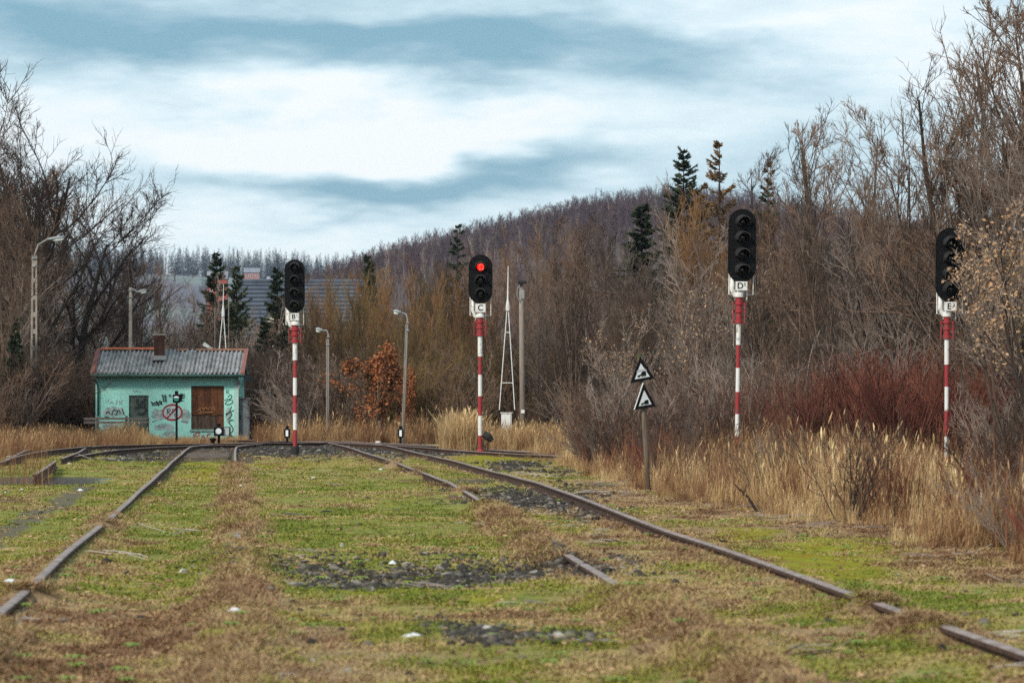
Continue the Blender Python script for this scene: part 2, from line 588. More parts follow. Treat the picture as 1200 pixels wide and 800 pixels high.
def cover(x, y):
    x = np.asarray(x, float); y = np.asarray(y, float)
    yy = np.maximum(y, 12)
    px = 600 + F * x / yy; py = HZ + F * EYE / yy
    jx = (fbm(x * 0.8, y * 0.25, 4) - 0.5); jy = (fbm(x * 0.9 + 40, y * 0.2 + 7, 4) - 0.5)
    pxj, pyj = px + jx * 120, py + jy * 0.22 * np.maximum(py - HZ, 10)
    infield = ((y > 12) & (y < 140)).astype(float)
    gravel = patch(pxj, pyj, [(490, 670, 190, 14, 1.2), (640, 676, 90, 8, 0.5), (585, 741, 85, 11, 1.1), (640, 583, 75, 13, 1.1), (610, 550, 55, 7, 0.9),
                              (345, 530, 75, 7, 1.0), (170, 532, 52, 6, 1.1), (495, 529, 65, 6, 1.0), (400, 524, 200, 4, 0.8), (700, 603, 45, 8, 0.7)], 1.0) * infield
    moss = patch(pxj, pyj, [(965, 655, 75, 20, 1.2), (855, 622, 60, 9, 1.0), (940, 680, 60, 10, 0.7), (235, 558, 48, 14, 1.0), (430, 692, 240, 9, 0.7), (560, 700, 250, 10, 0.4),
                            (600, 540, 70, 6, 0.8), (560, 545, 200, 6, 0.5), (680, 640, 60, 8, 0.7), (330, 545, 120, 7, 0.5), (620, 570, 50, 8, 0.5), (440, 585, 130, 20, 0.45), (930, 645, 110, 16, 0.5)]) * infield
    green = patch(pxj, pyj, [(430, 598, 190, 62, 0.85), (500, 620, 80, 14, 0.5), (45, 595, 110, 52, 0.85), (215, 640, 60, 60, 0.85), (420, 640, 120, 20, 0.6), (600, 650, 110, 20, 0.5),
                            (560, 705, 260, 28, 0.75), (150, 545, 90, 12, 0.7), (640, 760, 240, 30, 0.45), (300, 700, 110, 22, 0.4), (930, 640, 120, 24, 0.35), (120, 730, 130, 40, 0.4), (1060, 740, 90, 40, 0.3)]) * infield
    straw = patch(pxj, pyj, [(1000, 625, 330, 22, 0.8), (820, 590, 160, 22, 0.8), (260, 765, 260, 40, 0.7), (870, 730, 250, 55, 0.65), (60, 720, 130, 40, 0.5), (560, 780, 360, 20, 0.3),
                            (420, 548, 200, 7, 0.5), (600, 720, 180, 8, 0.4), (690, 655, 110, 30, 0.5)]) * infield
    for ln, spans in RAILS:
        d = np.abs(dist_to(ln, x, y))
        straw = straw + 1.0 * np.exp(-(d / 0.24) ** 2) * infield * bury(ln, spans, y) + 0.2 * np.exp(-(d / 0.4) ** 2) * infield
    dx = px - np.interp(py, [560, 580, 640, 700], [118, 90, -20, -150])
    path = np.exp(-(dx / (0.16 * np.maximum(py - HZ, 20))) ** 2) * sstep(555, 575, py) * infield * 1.1
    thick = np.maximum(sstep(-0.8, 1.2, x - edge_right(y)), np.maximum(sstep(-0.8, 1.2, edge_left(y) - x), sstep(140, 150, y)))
    straw = straw + thick * 0.6 + 0.5 * np.exp(-((x - edge_right(y) + 0.3) / 0.8) ** 2)
    return [np.clip(v, 0, 1.3) for v in (green, straw, gravel, moss, path, thick)]


# ------------------------------------------------------------------ ground sheet
def axis(spans):
    out = []
    for a, b, n in spans:
        out += list(np.linspace(a, b, n, endpoint=False))
    return np.array(out + [spans[-1][1]])


gx = axis([(-6000, -400, 12), (-400, -60, 18), (-60, -16, 60), (-16, 8, 190), (8, 30, 40), (30, 300, 24), (300, 6000, 12)])
gy = axis([(-300, 0, 10), (0, 12, 30), (12, 60, 320), (60, 150, 300), (150, 260, 60), (260, 900, 24), (900, 8000, 16)])
gX, gY = np.meshgrid(gx, gy)
gZ = height(gX, gY)
gv = np.stack([gX, gY, gZ], -1).reshape(-1, 3)
nx, ny = len(gx), len(gy)
ii = (np.arange(ny - 1)[:, None] * nx + np.arange(nx - 1)[None]).reshape(-1, 1)
gf = np.hstack([ii, ii + 1, ii + nx + 1, ii + nx])

gm, nt, b = new_mat('grassy_ground')
b.inputs['Roughness'].default_value = 0.95
b.inputs['Specular IOR Level'].default_value = 0.1
za = N(nt, 'ShaderNodeAttribute', attribute_name='cover_a')
zb = N(nt, 'ShaderNodeAttribute', attribute_name='cover_b')
sa = N(nt, 'ShaderNodeSeparateColor'); nt.links.new(za.outputs['Color'], sa.inputs[0])
sb = N(nt, 'ShaderNodeSeparateColor'); nt.links.new(zb.outputs['Color'], sb.inputs[0])
n1 = noise_node(nt, 1.3, 8, 0.7)
n2 = noise_node(nt, 5.0, 7, 0.72)
n3 = noise_node(nt, 45.0, 4, 0.7)


def nsharp(v, n, k, lo, hi):
    """a mask with its edge broken up by noise"""
    t = math_node(nt, 'ADD', v, math_node(nt, 'MULTIPLY', math_node(nt, 'SUBTRACT', n, 0.5), k))
    r = N(nt, 'ShaderNodeMapRange'); r.interpolation_type = 'SMOOTHSTEP'
    nt.links.new(t, r.inputs[0]); r.inputs[1].default_value = lo; r.inputs[2].default_value = hi
    return r.outputs[0]


nm = math_node(nt, 'ADD', math_node(nt, 'MULTIPLY', n1, 0.5), math_node(nt, 'MULTIPLY', n2, 0.5))
c_base = ramp_node(nt, nm, [(0.28, (0.11, 0.10, 0.022)), (0.42, (0.22, 0.20, 0.045)), (0.52, (0.34, 0.27, 0.10)), (0.62, (0.36, 0.255, 0.125)), (0.76, (0.17, 0.085, 0.036))])
c_green = ramp_node(nt, n2, [(0.28, (0.075, 0.095, 0.018)), (0.46, (0.165, 0.182, 0.034)), (0.60, (0.275, 0.25, 0.058)), (0.76, (0.34, 0.265, 0.095))])
c_straw = ramp_node(nt, n3, [(0.25, (0.125, 0.070, 0.036)), (0.5, (0.32, 0.21, 0.115)), (0.75, (0.48, 0.35, 0.20))])
c_grav = ramp_node(nt, n3, [(0.25, (0.018, 0.015, 0.013)), (0.5, (0.050, 0.043, 0.037)), (0.75, (0.12, 0.105, 0.09))])
c_moss = ramp_node(nt, n2, [(0.25, (0.17, 0.080, 0.014)), (0.42, (0.25, 0.17, 0.012)), (0.52, (0.22, 0.22, 0.016)), (0.7, (0.37, 0.36, 0.025))])
c_path = ramp_node(nt, n3, [(0.25, (0.095, 0.078, 0.048)), (0.75, (0.19, 0.16, 0.105))])
c = mix_node(nt, nsharp(sa.outputs[0], nm, 1.6, 0.25, 0.75), c_base, c_green)
c = mix_node(nt, nsharp(sa.outputs[1], nm, 1.6, 0.25, 0.8), c, c_straw)
c = mix_node(nt, nsharp(sb.outputs[0], nm, 1.8, 0.35, 0.75), c, c_moss)
c = mix_node(nt, nsharp(sb.outputs[1], nm, 1.2, 0.35, 0.75), c, c_path)
c = mix_node(nt, nsharp(sa.outputs[2], nm, 1.6, 0.4, 0.7), c, c_grav)
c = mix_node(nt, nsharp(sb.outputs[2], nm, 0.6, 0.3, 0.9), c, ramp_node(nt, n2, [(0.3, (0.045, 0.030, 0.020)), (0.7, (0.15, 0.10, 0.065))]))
nt.links.new(c, b.inputs['Base Color'])
bump_node(nt, b, math_node(nt, 'ADD', n3, n2), 0.6, 0.03)
gme = mesh_np('ground', gv, gf, gm, smooth=True)
cg = cover(gv[:, 0], gv[:, 1])
vcol(gme, 'cover_a', np.stack([cg[0], cg[1], cg[2]], 1))
vcol(gme, 'cover_b', np.stack([cg[3], cg[4], cg[5]], 1))
ground = tag(link('ground', gme), 'uneven ground of moss and matted grass round the disused tracks', 'ground', kind='structure')


# puddle in the hollow on the left
def puddle():
    m, nt2, bb = new_mat('puddle_water')
    bb.inputs['Base Color'].default_value = (0.16, 0.15, 0.15, 1)
    bb.inputs['Roughness'].default_value = 0.10
    nn = noise_node(nt2, 5, 3)
    bump_node(nt2, bb, nn, 0.03, 0.01)
    ring = []
    for k in range(40):
        a = 2 * math.pi * k / 40
        r = 1 + 0.12 * math.sin(3 * a + 1) + 0.08 * math.sin(7 * a)
        ring.append((-9.9 + 1.9 * r * math.cos(a), 77 + 6.0 * r * math.sin(a), -0.075))
    mb = MB(); mb.add(ring, [tuple(range(40))])
    o = mb.build('puddle', m)
    tag(o, 'shallow grey puddle beside the broken rail ends', 'puddle', kind='structure')


puddle()


# ------------------------------------------------------------------ rails, sleepers, planks
def ground_z(x, y):
    return float(height(np.array([x]), np.array([y]))[0])


PROFILE = [(-0.065, -0.03), (0.065, -0.03), (0.062, -0.015), (0.012, 0.005), (0.010, 0.085), (0.036, 0.095), (0.036, 0.122), (0.026, 0.130), (-0.026, 0.130), (-0.036, 0.122), (-0.036, 0.095), (-0.010, 0.085), (-0.012, 0.005), (-0.062, -0.015)]


def rail(name, line, parent, zoff=0.0, zramp=None):
    t = np.gradient(line, axis=0)
    t /= np.linalg.norm(t, axis=1)[:, None]
    nrm = np.c_[t[:, 1], -t[:, 0]]
    n, k = len(line), len(PROFILE)
    wob = (fbm(line[:, 1] * 0.12 + 3 * len(name), line[:, 0] * 0.1, 2) - 0.5) * 0.035
    zz = zoff + wob if zramp is None else zoff + np.interp(np.arange(n), np.linspace(0, n - 1, len(zramp)), zramp)
    vs = np.zeros((n, k, 3))
    for j, (u, z) in enumerate(PROFILE):
        vs[:, j, :2] = line + nrm * u
        vs[:, j, 2] = z + zz
    fs, mi = [], []
    for i in range(n - 1):
        for j in range(k):
            j2 = (j + 1) % k
            fs.append((i * k + j, i * k + j2, (i + 1) * k + j2, (i + 1) * k + j))
            mi.append(1 if j in (6, 7, 8) else 0)
    me = bpy.data.meshes.new(name)
    me.from_pydata(vs.reshape(-1, 3).tolist(), [], fs + [tuple(reversed(range(k))), tuple((n - 1) * k + j for j in range(k))])
    me.materials.append(M['rust']); me.materials.append(M['rail_top'])
    me.polygons.foreach_set('material_index', mi + [0, 0])
    me.update()
    return link(name, me, parent)


mb = MB()
mb.box(-1.25, 1.25, -0.12, 0.12, -0.10, 0.03)
_sl = mb.build('sleeper', M['sleeper'], None, bevel=0.012)
SLEEPER = _sl.data
bpy.data.objects.remove(_sl)


def sleepers(line_a, line_b, parent, y0, y1, step=0.65, z=0.0):
    mid = (line_a + line_b) / 2
    s = np.r_[0, np.cumsum(np.linalg.norm(np.diff(mid, axis=0), axis=1))]
    for q in np.arange(0, s[-1], step):
        x, y = np.interp(q, s, mid[:, 0]), np.interp(q, s, mid[:, 1])
        if not (y0 < y < y1):
            continue
        x2, y2 = np.interp(q + 0.2, s, mid[:, 0]), np.interp(q + 0.2, s, mid[:, 1])
        o = link('sleeper', SLEEPER, parent)
        o.location = (x + random.uniform(-.03, .03), y, z - 0.05 + random.uniform(-0.012, 0.008))
        o.rotation_euler = (0, random.uniform(-.01, .01), math.atan2(y2 - y, x2 - x) - math.pi / 2 + random.uniform(-.03, .03))


tl = tag(empty('railway_track'), 'overgrown rusty track on the side of the green hut, rails half buried in grass', 'railway track')
rail('rail', LEFT_A, tl); rail('rail', LEFT_B, tl, 0.0, [-0.045] * 14 + [-0.02, 0.0, 0.0, 0.0])
sleepers(LEFT_A, LEFT_B, tl, 96, 144, z=0.03)
tr = tag(empty('railway_track'), 'rusty track curving past the triangle signs, with the longest bare rail', 'railway track')
rail('rail', RIGHT_A, tr); rail('rail', RIGHT_B, tr)
sleepers(RIGHT_A, RIGHT_B, tr, 60, 150, z=0.005)
tx = tag(empty('railway_track'), 'dark switch track running in behind the red-lit signal', 'railway track')
rail('rail', CROSS_A, tx, 0.012); rail('rail', CROSS_B, tx, 0.012)
sleepers(CROSS_A, CROSS_B, tx, 96, 156, z=0.02)
CHK = offset(CROSS_A, 0.16)[8:-14]
rail('check_rail', CHK, tx, 0.006)
CHK2 = offset(CROSS_B, -0.16)[14:-14]
rail('check_rail', CHK2, tx, 0.006)
ts = tag(empty('railway_track'), 'bent siding rails crossing in front of the green hut', 'railway track')
rail('rail', SIDE_A, ts, 0.02); rail('rail', SIDE_B, ts, 0.0)
for ln, lb in ((STUB_A, 'bowed loose rail lying beyond the puddle'), (STUB_B, 'short upturned rail piece by the white sack among brown stalks'), (STUB_C, 'short broken rail end beside the puddle')):
    o = rail('loose_rail', ln, None, 0.02, [-0.03, 0.0, 0.03, 0.06])
    tag(o, lb, 'rail', 'broken rails by the puddle')
# timber crossing deck between the rails of the left-hand track
deck = tag(empty('timber_crossing'), 'weathered grey plank deck between the curved rails before the hut', 'crossing')
for k in range(9):
    y = 104.5 + k * 1.15
    xa = np.interp(y, LEFT_A[:60 + 200, 1], LEFT_A[:260, 0]); xb = np.interp(y, LEFT_B[:260, 1], LEFT_B[:260, 0])
    mb = MB()
    mb.box(xa + 0.14, xb - 0.14, y - 0.52, y + 0.52, -0.03, 0.075 + random.uniform(-0.02, 0.012))
    mb.build('plank', M['sleeper'], deck, bevel=0.015)
# point machinery beside the switch
for (px, py, lb) in ((443, 521.5, 'white-topped bolt box between the converging rails'),):
    x, y, _ = G(px, py, 0.05)
    mb = MB(); mb.box(x - .13, x + .13, y - .12, y + .12, -0.02, 0.14); mb.box(x - .09, x + .09, y - .09, y + .09, 0.14, 0.20, 1)
    tag(mb.build('bolt_box', [M['rust'], M['white_paint']], None, bevel=0.01), lb, 'box')


# ------------------------------------------------------------------ hills behind
hill_m = mat('hill_litter', (0.105, 0.062, 0.050), (0.055, 0.034, 0.030), 0.05, 0.95)
far_m, nt, b = new_mat('far_fields_haze')
b.inputs['Roughness'].default_value = 0.95
nf = noise_node(nt, 0.010, 5, 0.55, stretch=(1, 0.35, 1))
nt.links.new(ramp_node(nt, nf, [(0.38, (0.075, 0.068, 0.085)), (0.48, (0.11, 0.105, 0.135)), (0.57, (0.14, 0.17, 0.155)), (0.72, (0.20, 0.22, 0.26))]), b.inputs['Base Color'])  # fields tinted lilac-blue so the colour itself carries the haze

HC_PX = np.array([-400, 250, 330, 362, 410, 470, 550, 640, 700, 780, 850, 950, 1100, 1400, 1800])
HC_PY = np.array([470, 450, 400, 372, 345, 322, 305, 283, 270, 262, 268, 286, 310, 330, 345])
HILL_Y = 1200.0


def hill_h(x, y):
    px = 600 + F * x / HILL_Y
    crest = EYE - (np.interp(px, HC_PX, HC_PY) - HZ) / F * HILL_Y
    up = sstep(420, HILL_Y, y)
    return crest * up + (fbm(x * 0.012, y * 0.012, 4) - 0.5) * 9 * up - 1.5


def far_h(x, y):
    px = 600 + F * x / 2600.0
    crest = EYE - (np.interp(px, [-1500, -200, 150, 250, 340, 500, 1600], [300, 318, 322, 326, 331, 345, 380]) - HZ) / F * 2600
    up = sstep(1300, 2600, y)
    return crest * up + (fbm(x * 0.006 + 5, y * 0.006, 4) - 0.5) * 10 * up - 2.0


def sheet(name, xs, ys, fn, m, label):
    a, b_ = np.meshgrid(xs, ys)
    v = np.stack([a, b_, fn(a, b_)], -1).reshape(-1, 3)
    n, k = len(xs), len(ys)
    i = (np.arange(k - 1)[:, None] * n + np.arange(n - 1)[None]).reshape(-1, 1)
    o = link(name, mesh_np(name, v, np.hstack([i, i + 1, i + n + 1, i + n]), m, smooth=True))
    return tag(o, label, 'hill', kind='structure')


sheet('hill', np.linspace(-260, 700, 70), np.linspace(400, 1700, 60), hill_h, hill_m, 'wooded hill rising behind the bare trees')
sheet('hill', np.linspace(-1500, 900, 80), np.linspace(1250, 3300, 50), far_h, far_m, 'far pale hill with fields and a conifer wood on its crest')

# ------------------------------------------------------------------ the boarded-up green hut
HY = 160.0
HS = HY / F


def hut():
    x0 = X(112, HY); x1 = X(279, HY)
    hx = (x0 + x1) / 2
    w = (x1 - x0) / 2
    gz = 0.0
    root = tag(empty('signal_hut', (hx, HY, gz)), 'turquoise hut with graffiti, boarded window and grey corrugated roof', 'hut')
    dep = 3.8
    L = lambda px: X(px, HY) - hx                       # photo column -> along the front wall
    H = lambda py: Z(py, HY) - gz
    zt = H(439)
    # wall material: turquoise limewash, streaked, dirtier low down where damp has stained it
    wm, nt, b = new_mat('turquoise_wall')
    b.inputs['Roughness'].default_value = 0.9
    na = noise_node(nt, 2.2, 7, 0.65, stretch=(1.6, 1.6, 0.35))
    nb = noise_node(nt, 0.9, 6, 0.6)
    c = ramp_node(nt, na, [(0.28, (0.31, 0.70, 0.60)), (0.45, (0.38, 0.81, 0.70)), (0.8, (0.43, 0.85, 0.76))])
    c = mix_node(nt, math_node(nt, 'MULTIPLY', ramp_node(nt, nb, [(0.50, (0, 0, 0)), (0.68, (1, 1, 1))]), 0.35), c, (0.46, 0.62, 0.57))
    nd = noise_node(nt, 7.0, 8, 0.75, stretch=(1, 1, 0.18))
    c = mix_node(nt, math_node(nt, 'MULTIPLY', ramp_node(nt, nd, [(0.58, (0, 0, 0)), (0.70, (1, 1, 1))]), 0.30), c, (0.15, 0.27, 0.23))
    ng = noise_node(nt, 3.5, 8, 0.7)
    c = mix_node(nt, math_node(nt, 'MULTIPLY', ramp_node(nt, ng, [(0.64, (0, 0, 0)), (0.67, (1, 1, 1))]), 0.7), c, (0.46, 0.44, 0.40))
    nt.links.new(c, b.inputs['Base Color'])
    bump_node(nt, b, na, 0.25, 0.02)
    scuff = mat('grey_scuff', (0.46, 0.52, 0.50), (0.24, 0.40, 0.37), 4, 0.9, lo=0.4, hi=0.55)
    dark = mat('black_spray', (0.020, 0.024, 0.026), (0.035, 0.05, 0.05), 6, 0.6)
    red = mat('red_spray', (0.42, 0.030, 0.040), (0.33, 0.04, 0.05), 6, 0.6)
    grey = mat('grey_spray', (0.40, 0.44, 0.45), (0.28, 0.36, 0.37), 5, 0.7)
    orange = mat('orange_scratch', (0.40, 0.20, 0.08), (0.28, 0.12, 0.05), 6, 0.7)
    # front wall with two openings
    wx = [(-w, w)]
    op = [(L(151), L(174), H(511), H(463)), (L(224), L(262.5), H(503), H(452))]
    mb = MB()
    t = 0.25
    mb.box(-w, op[0][0], 0, t, -0.3, zt); mb.box(op[0][1], op[1][0], 0, t, -0.3, zt); mb.box(op[1][1], w, 0, t, -0.3, zt)
    for a, b_, lo, hi in op:
        mb.box(a, b_, 0, t, -0.3, lo); mb.box(a, b_, 0, t, hi, zt)
    mb.build('wall', wm, root)
    rise = Z(411.5, HY + 1.9) - zt
    for sx in (-1, 1):                                   # gable ends
        mb = MB()
        xa, xb = (sx * w - sx * 0.25, sx * w - sx * 0.002)
        poly = [(t + .002, -0.3), (dep, -0.3), (dep, zt), (dep / 2, zt + rise * 0.93), (t + .002, zt + 0.02)]
        vs = [(xa, y, z) for y, z in poly] + [(xb, y, z) for y, z in poly]
        n = len(poly)
        mb.add(vs, [tuple(range(n)), tuple(reversed(range(n, 2 * n)))] + [(i, i + n, (i + 1) % n + n, (i + 1) % n) for i in range(n)])
        mb.build('gable_wall', wm, root)
    mb = MB(); mb.box(-w + .26, w - .26, dep - .25, dep - .004, -0.3, zt); mb.build('back_wall', wm, root)
    mb = MB(); mb.box(w - 0.17, w + 0.02, -0.03, 0.0 - .002, -0.3, zt - 0.02)
    mb.build('corner_strip', mat('pale_corner', (0.50, 0.66, 0.62), (0.36, 0.58, 0.53), 5), root)
    # boarded window: upright boards, the lower centre patched with grey boards
    bm_ = mat('rusty_board', (0.115, 0.040, 0.016), (0.045, 0.016, 0.009), 3.5, 0.85, 0, 0.3, stretch=(2.5, 1, 0.7))
    bm2 = mat('bleached_board', (0.115, 0.080, 0.058), (0.045, 0.026, 0.018), 4, 0.9, 0, 0.3, stretch=(3, 1, 0.6))
    bm3 = mat('orange_board', (0.165, 0.062, 0.022), (0.070, 0.026, 0.012), 3.5, 0.85, 0, 0.3, stretch=(2.5, 1, 0.7))
    a, b_, lo, hi = op[1]
    win = MB(); win.box(a, b_, 0.075, 0.09, lo, hi)
    wo = win.build('boarded_window', bm2, root)
    nb_ = 5
    split = H(486)
    for k in range(nb_):
        u0, u1 = a + (b_ - a) * k / nb_ + 0.004, a + (b_ - a) * (k + 1) / nb_ - 0.004
        mb = MB(); mb.box(u0, u1, 0.03 + 0.008 * (k % 2), 0.07, split + random.uniform(-.05, .05), hi - 0.005)
        mb.build('board', [bm_, bm3, bm_, bm3, bm3][k], wo)
        mb = MB(); mb.box(u0, u1, 0.045 + 0.006 * ((k + 1) % 2), 0.072, lo + 0.005, split - 0.06)
        mb.build('board', [bm2, bm2, bm2, bm2, bm3][k], wo)
    mb = MB(); mb.box(a - .06, b_ + .02, -0.05, -0.003, lo - .09, lo - .01); mb.build('sill', mat('sill_render', (0.30, 0.42, 0.38), (0.18, 0.30, 0.27), 5), wo)
    # blind panel of the left opening
    a, b_, lo, hi = op[0]
    dm = mat('door_panel', (0.125, 0.165, 0.145), (0.055, 0.075, 0.065), 3, 0.8, lo=0.3, hi=0.7)
    mb = MB(); mb.box(a + .05, b_ - .05, 0.06, 0.10, lo, hi - .05); dr = mb.build('blocked_door', dm, root)
    mb = MB(); mb.box(a, a + .048, 0.03, 0.11, lo, hi); mb.build('frame', dm, dr)
    mb = MB(); mb.box(b_ - .048, b_, 0.03, 0.11, lo, hi); mb.build('frame', dm, dr)
    mb = MB(); mb.box(a + .05, b_ - .05, 0.03, 0.11, hi - .048, hi); mb.build('frame', dm, dr)
    # roof: corrugated sheets on both slopes
    rm, nt, b = new_mat('asbestos_sheet')
    b.inputs['Roughness'].default_value = 0.95
    na = noise_node(nt, 3.0, 8, 0.7); oi = N(nt, 'ShaderNodeObjectInfo')
    c = ramp_node(nt, na, [(0.30, (0.065, 0.060, 0.055)), (0.44, (0.21, 0.205, 0.205)), (0.60, (0.33, 0.33, 0.335)), (0.76, (0.50, 0.50, 0.50))])
    nt.links.new(c, b.inputs['Base Color'])
    rt = mat('terracotta', (0.56, 0.155, 0.065), (0.36, 0.085, 0.045), 3, 0.8)
    rt_old = mat('terracotta_mossy', (0.30, 0.130, 0.075), (0.13, 0.075, 0.050), 5, 0.9)
    ra, rb = L(107), L(287.5)
    yo = -0.42
    ze = zt + 0.0
    ridge_y, ridge_z = dep / 2, zt + rise
    slope = (ridge_z - ze) / (ridge_y - yo)
    roof = empty('roof'); roof.parent = root
    px_cuts = [111.5, 130, 148.5, 167, 186, 205, 226, 245, 264, 283.5]
    for side in (0, 1):
        for k in range(len(px_cuts) - 1):
            u0, u1 = L(px_cuts[k]) - 0.02, L(px_cuts[k + 1]) + 0.02
            nn = 33
            us = np.linspace(u0, u1, nn)
            waves = np.cos(np.arange(nn) / (nn - 1) * 2 * math.pi * 4) * 0.055
            vs = []
            for (yy, zz) in ((yo, ze), (ridge_y, ridge_z)):
                for th in (0.0, -0.02):
                    for i in range(nn):
                        y_ = yy if side == 0 else dep - yy
                        vs.append((us[i], y_, zz + 0.06 + waves[i] + th + 0.004 * (k % 3)))
            fs = []
            for i in range(nn - 1):
                A, B, C, D = i, nn + i, 2 * nn + i, 3 * nn + i
                fs += [(A, A + 1, C + 1, C), (B + 1, B, D, D + 1), (A, B, B + 1, A + 1), (C + 1, D + 1, D, C)]
            mb = MB(); mb.add(vs, fs)
            mb.build('roof_sheet', rm, roof, smooth=False)
    for (u0, u1) in ((ra, L(112.5)), (L(282.5), rb)):     # red metal verges
        mb = MB()
        mb.add([(u0, yo - .01, ze + .11), (u1, yo - .01, ze + .13), (u1, ridge_y, ridge_z + .13), (u0, ridge_y, ridge_z + .11),
                (u0, yo - .01, ze - .04), (u1, yo - .01, ze + .03), (u1, ridge_y, ridge_z + .03), (u0, ridge_y, ridge_z - .04)],
               [(0, 1, 2, 3), (7, 6, 5, 4), (0, 4, 5, 1), (1, 5, 6, 2), (2, 6, 7, 3), (3, 7, 4, 0)])
        mb.build('verge_flashing', mat('verge', (0.27, 0.105, 0.085), (0.17, 0.07, 0.06), 5, 0.7), roof)
    pxs = np.linspace(112, 283, 16)
    for k in range(15):                                   # ridge tiles: the left ones new and orange, others mossy and sunken
        u0, u1 = L(pxs[k]) - .01, L(pxs[k + 1]) + .02
        new = k < 6
        if k in (7, 9) or (6 <= k <= 6):
            continue
        vs, fs = [], []
        dz = (0.0 if new else -0.045) + 0.006 * (k % 2)
        for u, r in ((u0, 0.13), (u1, 0.145)):
            for i in range(9):
                a_ = math.pi * i / 8
                vs.append((u, ridge_y - r * 1.3 * math.cos(a_), ridge_z + 0.075 + dz + r * 0.62 * math.sin(a_)))
        for i in range(8):
            fs.append((i, i + 1, i + 10, i + 9))
        fs += [tuple(range(9)), tuple(reversed(range(9, 18)))]
        mb = MB(); mb.add(vs, fs); mb.build('ridge_tile', rt if new else rt_old, roof)
    gm_ = mat('gutter_green', (0.055, 0.13, 0.105), (0.030, 0.07, 0.058), 6, 0.6)
    mb = MB(); mb.tube([(ra + .03, yo - .07, ze - .03), (rb - .03, yo - .07, ze - .05)], 0.065, 10); mb.build('gutter', gm_, root, smooth=True)
    mb = MB(); mb.box(ra + .05, rb - .05, yo + .02, -0.004, ze - .09, ze - .05); mb.build('soffit', gm_, root)
    mb = MB(); mb.box(rb - .045, rb + .02, yo - .02, dep - yo, ze - .27, ze - .02); mb.build('bargeboard', mat('barge', (0.03, 0.05, 0.042), None, 5), root)
    mb = MB()
    mb.tube([(L(112), yo - .05, ze - .06), (L(112), yo, ze - .2), (L(114.3), -0.06, ze - .38), (L(115.3), -0.06, ze - .6), (L(115.3), -0.06, H(487))], 0.045, 8)
    mb.build('downpipe', gm_, root, smooth=True)
    mb = MB(); mb.tube([(L(279.5), -0.08, H(446)), (L(280.5), -0.08, H(455))], 0.05, 8); mb.box(L(276.5), L(279), -.12, -.035, H(450), H(448)); mb.build('lamp_bracket', M['galv'], root)
    # chimney: brick courses, each proud of its joint
    brick = mat('sooty_brick', (0.105, 0.040, 0.026), (0.028, 0.016, 0.013), 5, 0.9)
    cxa, cxb = L(178), L(190)
    cy0 = 0.85
    z0, z1 = zt + 0.35, Z(391, HY + cy0)
    mb = MB(); mb.box(cxa + .02, cxb - .02, cy0 + .02, cy0 + .42, z0, z1 - .01); ch = mb.build('chimney', mat('mortar', (0.10, 0.085, 0.075), (0.05, 0.04, 0.035), 8), root)
    zc, row = z0 + 0.35, 0
    while zc < z1 - 0.12:
        out = 0.03 if zc > z1 - 0.30 else 0.0
        nb_ = 2
        for k in range(nb_ + (row % 2)):
            e = [0, .5, 1] if row % 2 == 0 else [0, .25, .75, 1]
            mb = MB(); mb.box(cxa - out + (cxb - cxa + 2 * out) * e[k] + .004, cxa - out + (cxb - cxa + 2 * out) * e[k + 1] - .004, cy0 - out + random.uniform(0, .008), cy0 + .44 + out, zc, zc + .072)
            mb.build('brick', brick, ch)
        zc += 0.085; row += 1
    mb = MB(); mb.box(cxa - .05, cxb + .05, cy0 - .05, cy0 + .49, z1 - .07, z1); mb.build('cap', M['concrete'], ch)
    mb = MB(); mb.box(cxa - .06, cxb + .06, cy0 - .30, cy0 - .04, zt + 0.62, zt + 0.66); mb.box(cxa - .10, cxb + .10, cy0 - .06, cy0 - .012, z0 + .2, z0 + .46)
    mb.build('flashing', mat('flashing', (0.36, 0.37, 0.38), (0.22, 0.20, 0.19), 5, 0.5), ch)

    # graffiti: sprayed strokes, each tag one part
    depth = [0]

    def spray(lines, width, m, thick=1.0):
        mb = MB()
        for ln in lines:
            depth[0] += 1
            yy = -0.004 - 0.0006 * (depth[0] % 40)
            p = [Vector((L(a), H(b_))) for a, b_ in ln]
            if len(p) > 2:                               # round the corners
                q = [p[0]]
                for i in range(len(p) - 1):
                    q += [p[i] * 0.7 + p[i + 1] * 0.3, p[i] * 0.3 + p[i + 1] * 0.7]
                p = q + [p[-1]]
            vs, fs = [], []
            for i, s in enumerate(p):
                d = (p[min(i + 1, len(p) - 1)] - p[max(i - 1, 0)])
                d.normalize()
                nn = Vector((-d.y, d.x)) * width * HS * 0.5 * random.uniform(0.85, 1.15)
                vs += [(s.x + nn.x, yy, s.y + nn.y), (s.x - nn.x, yy, s.y - nn.y)]
            for i in range(len(p) - 1):
                fs.append((2 * i, 2 * i + 1, 2 * i + 3, 2 * i + 2))
            mb.add(vs, fs)
        return mb.build('graffiti', m, root)

    def blot(cx, cy, rx, ry, m, seed):
        r = random.Random(seed)
        depth[0] += 1
        pts = []
        for k in range(26):
            a = 2 * math.pi * k / 26
            q = 1 + r.uniform(-0.18, 0.18)
            pts.append((L(cx + rx * q * math.cos(a)), -0.003 - 0.00004 * depth[0], H(cy + ry * q * math.sin(a))))
        mb = MB(); mb.add(pts, [tuple(range(26))])
        return mb.build('faded_paint', m, root)

    blot(186, 485.5, 9, 6.5, scuff, 1); blot(217.5, 487, 6, 9, scuff, 2); blot(134, 482.5, 13, 6, scuff, 3); blot(130, 499, 10, 4, scuff, 4)
    blot(192, 500, 12, 4, scuff, 5); blot(199, 508, 8, 3.5, scuff, 6); blot(268, 487, 3.5, 10, scuff, 7)
    pale = mat('pale_disc', (0.62, 0.68, 0.68), (0.48, 0.58, 0.57), 4, 0.9)
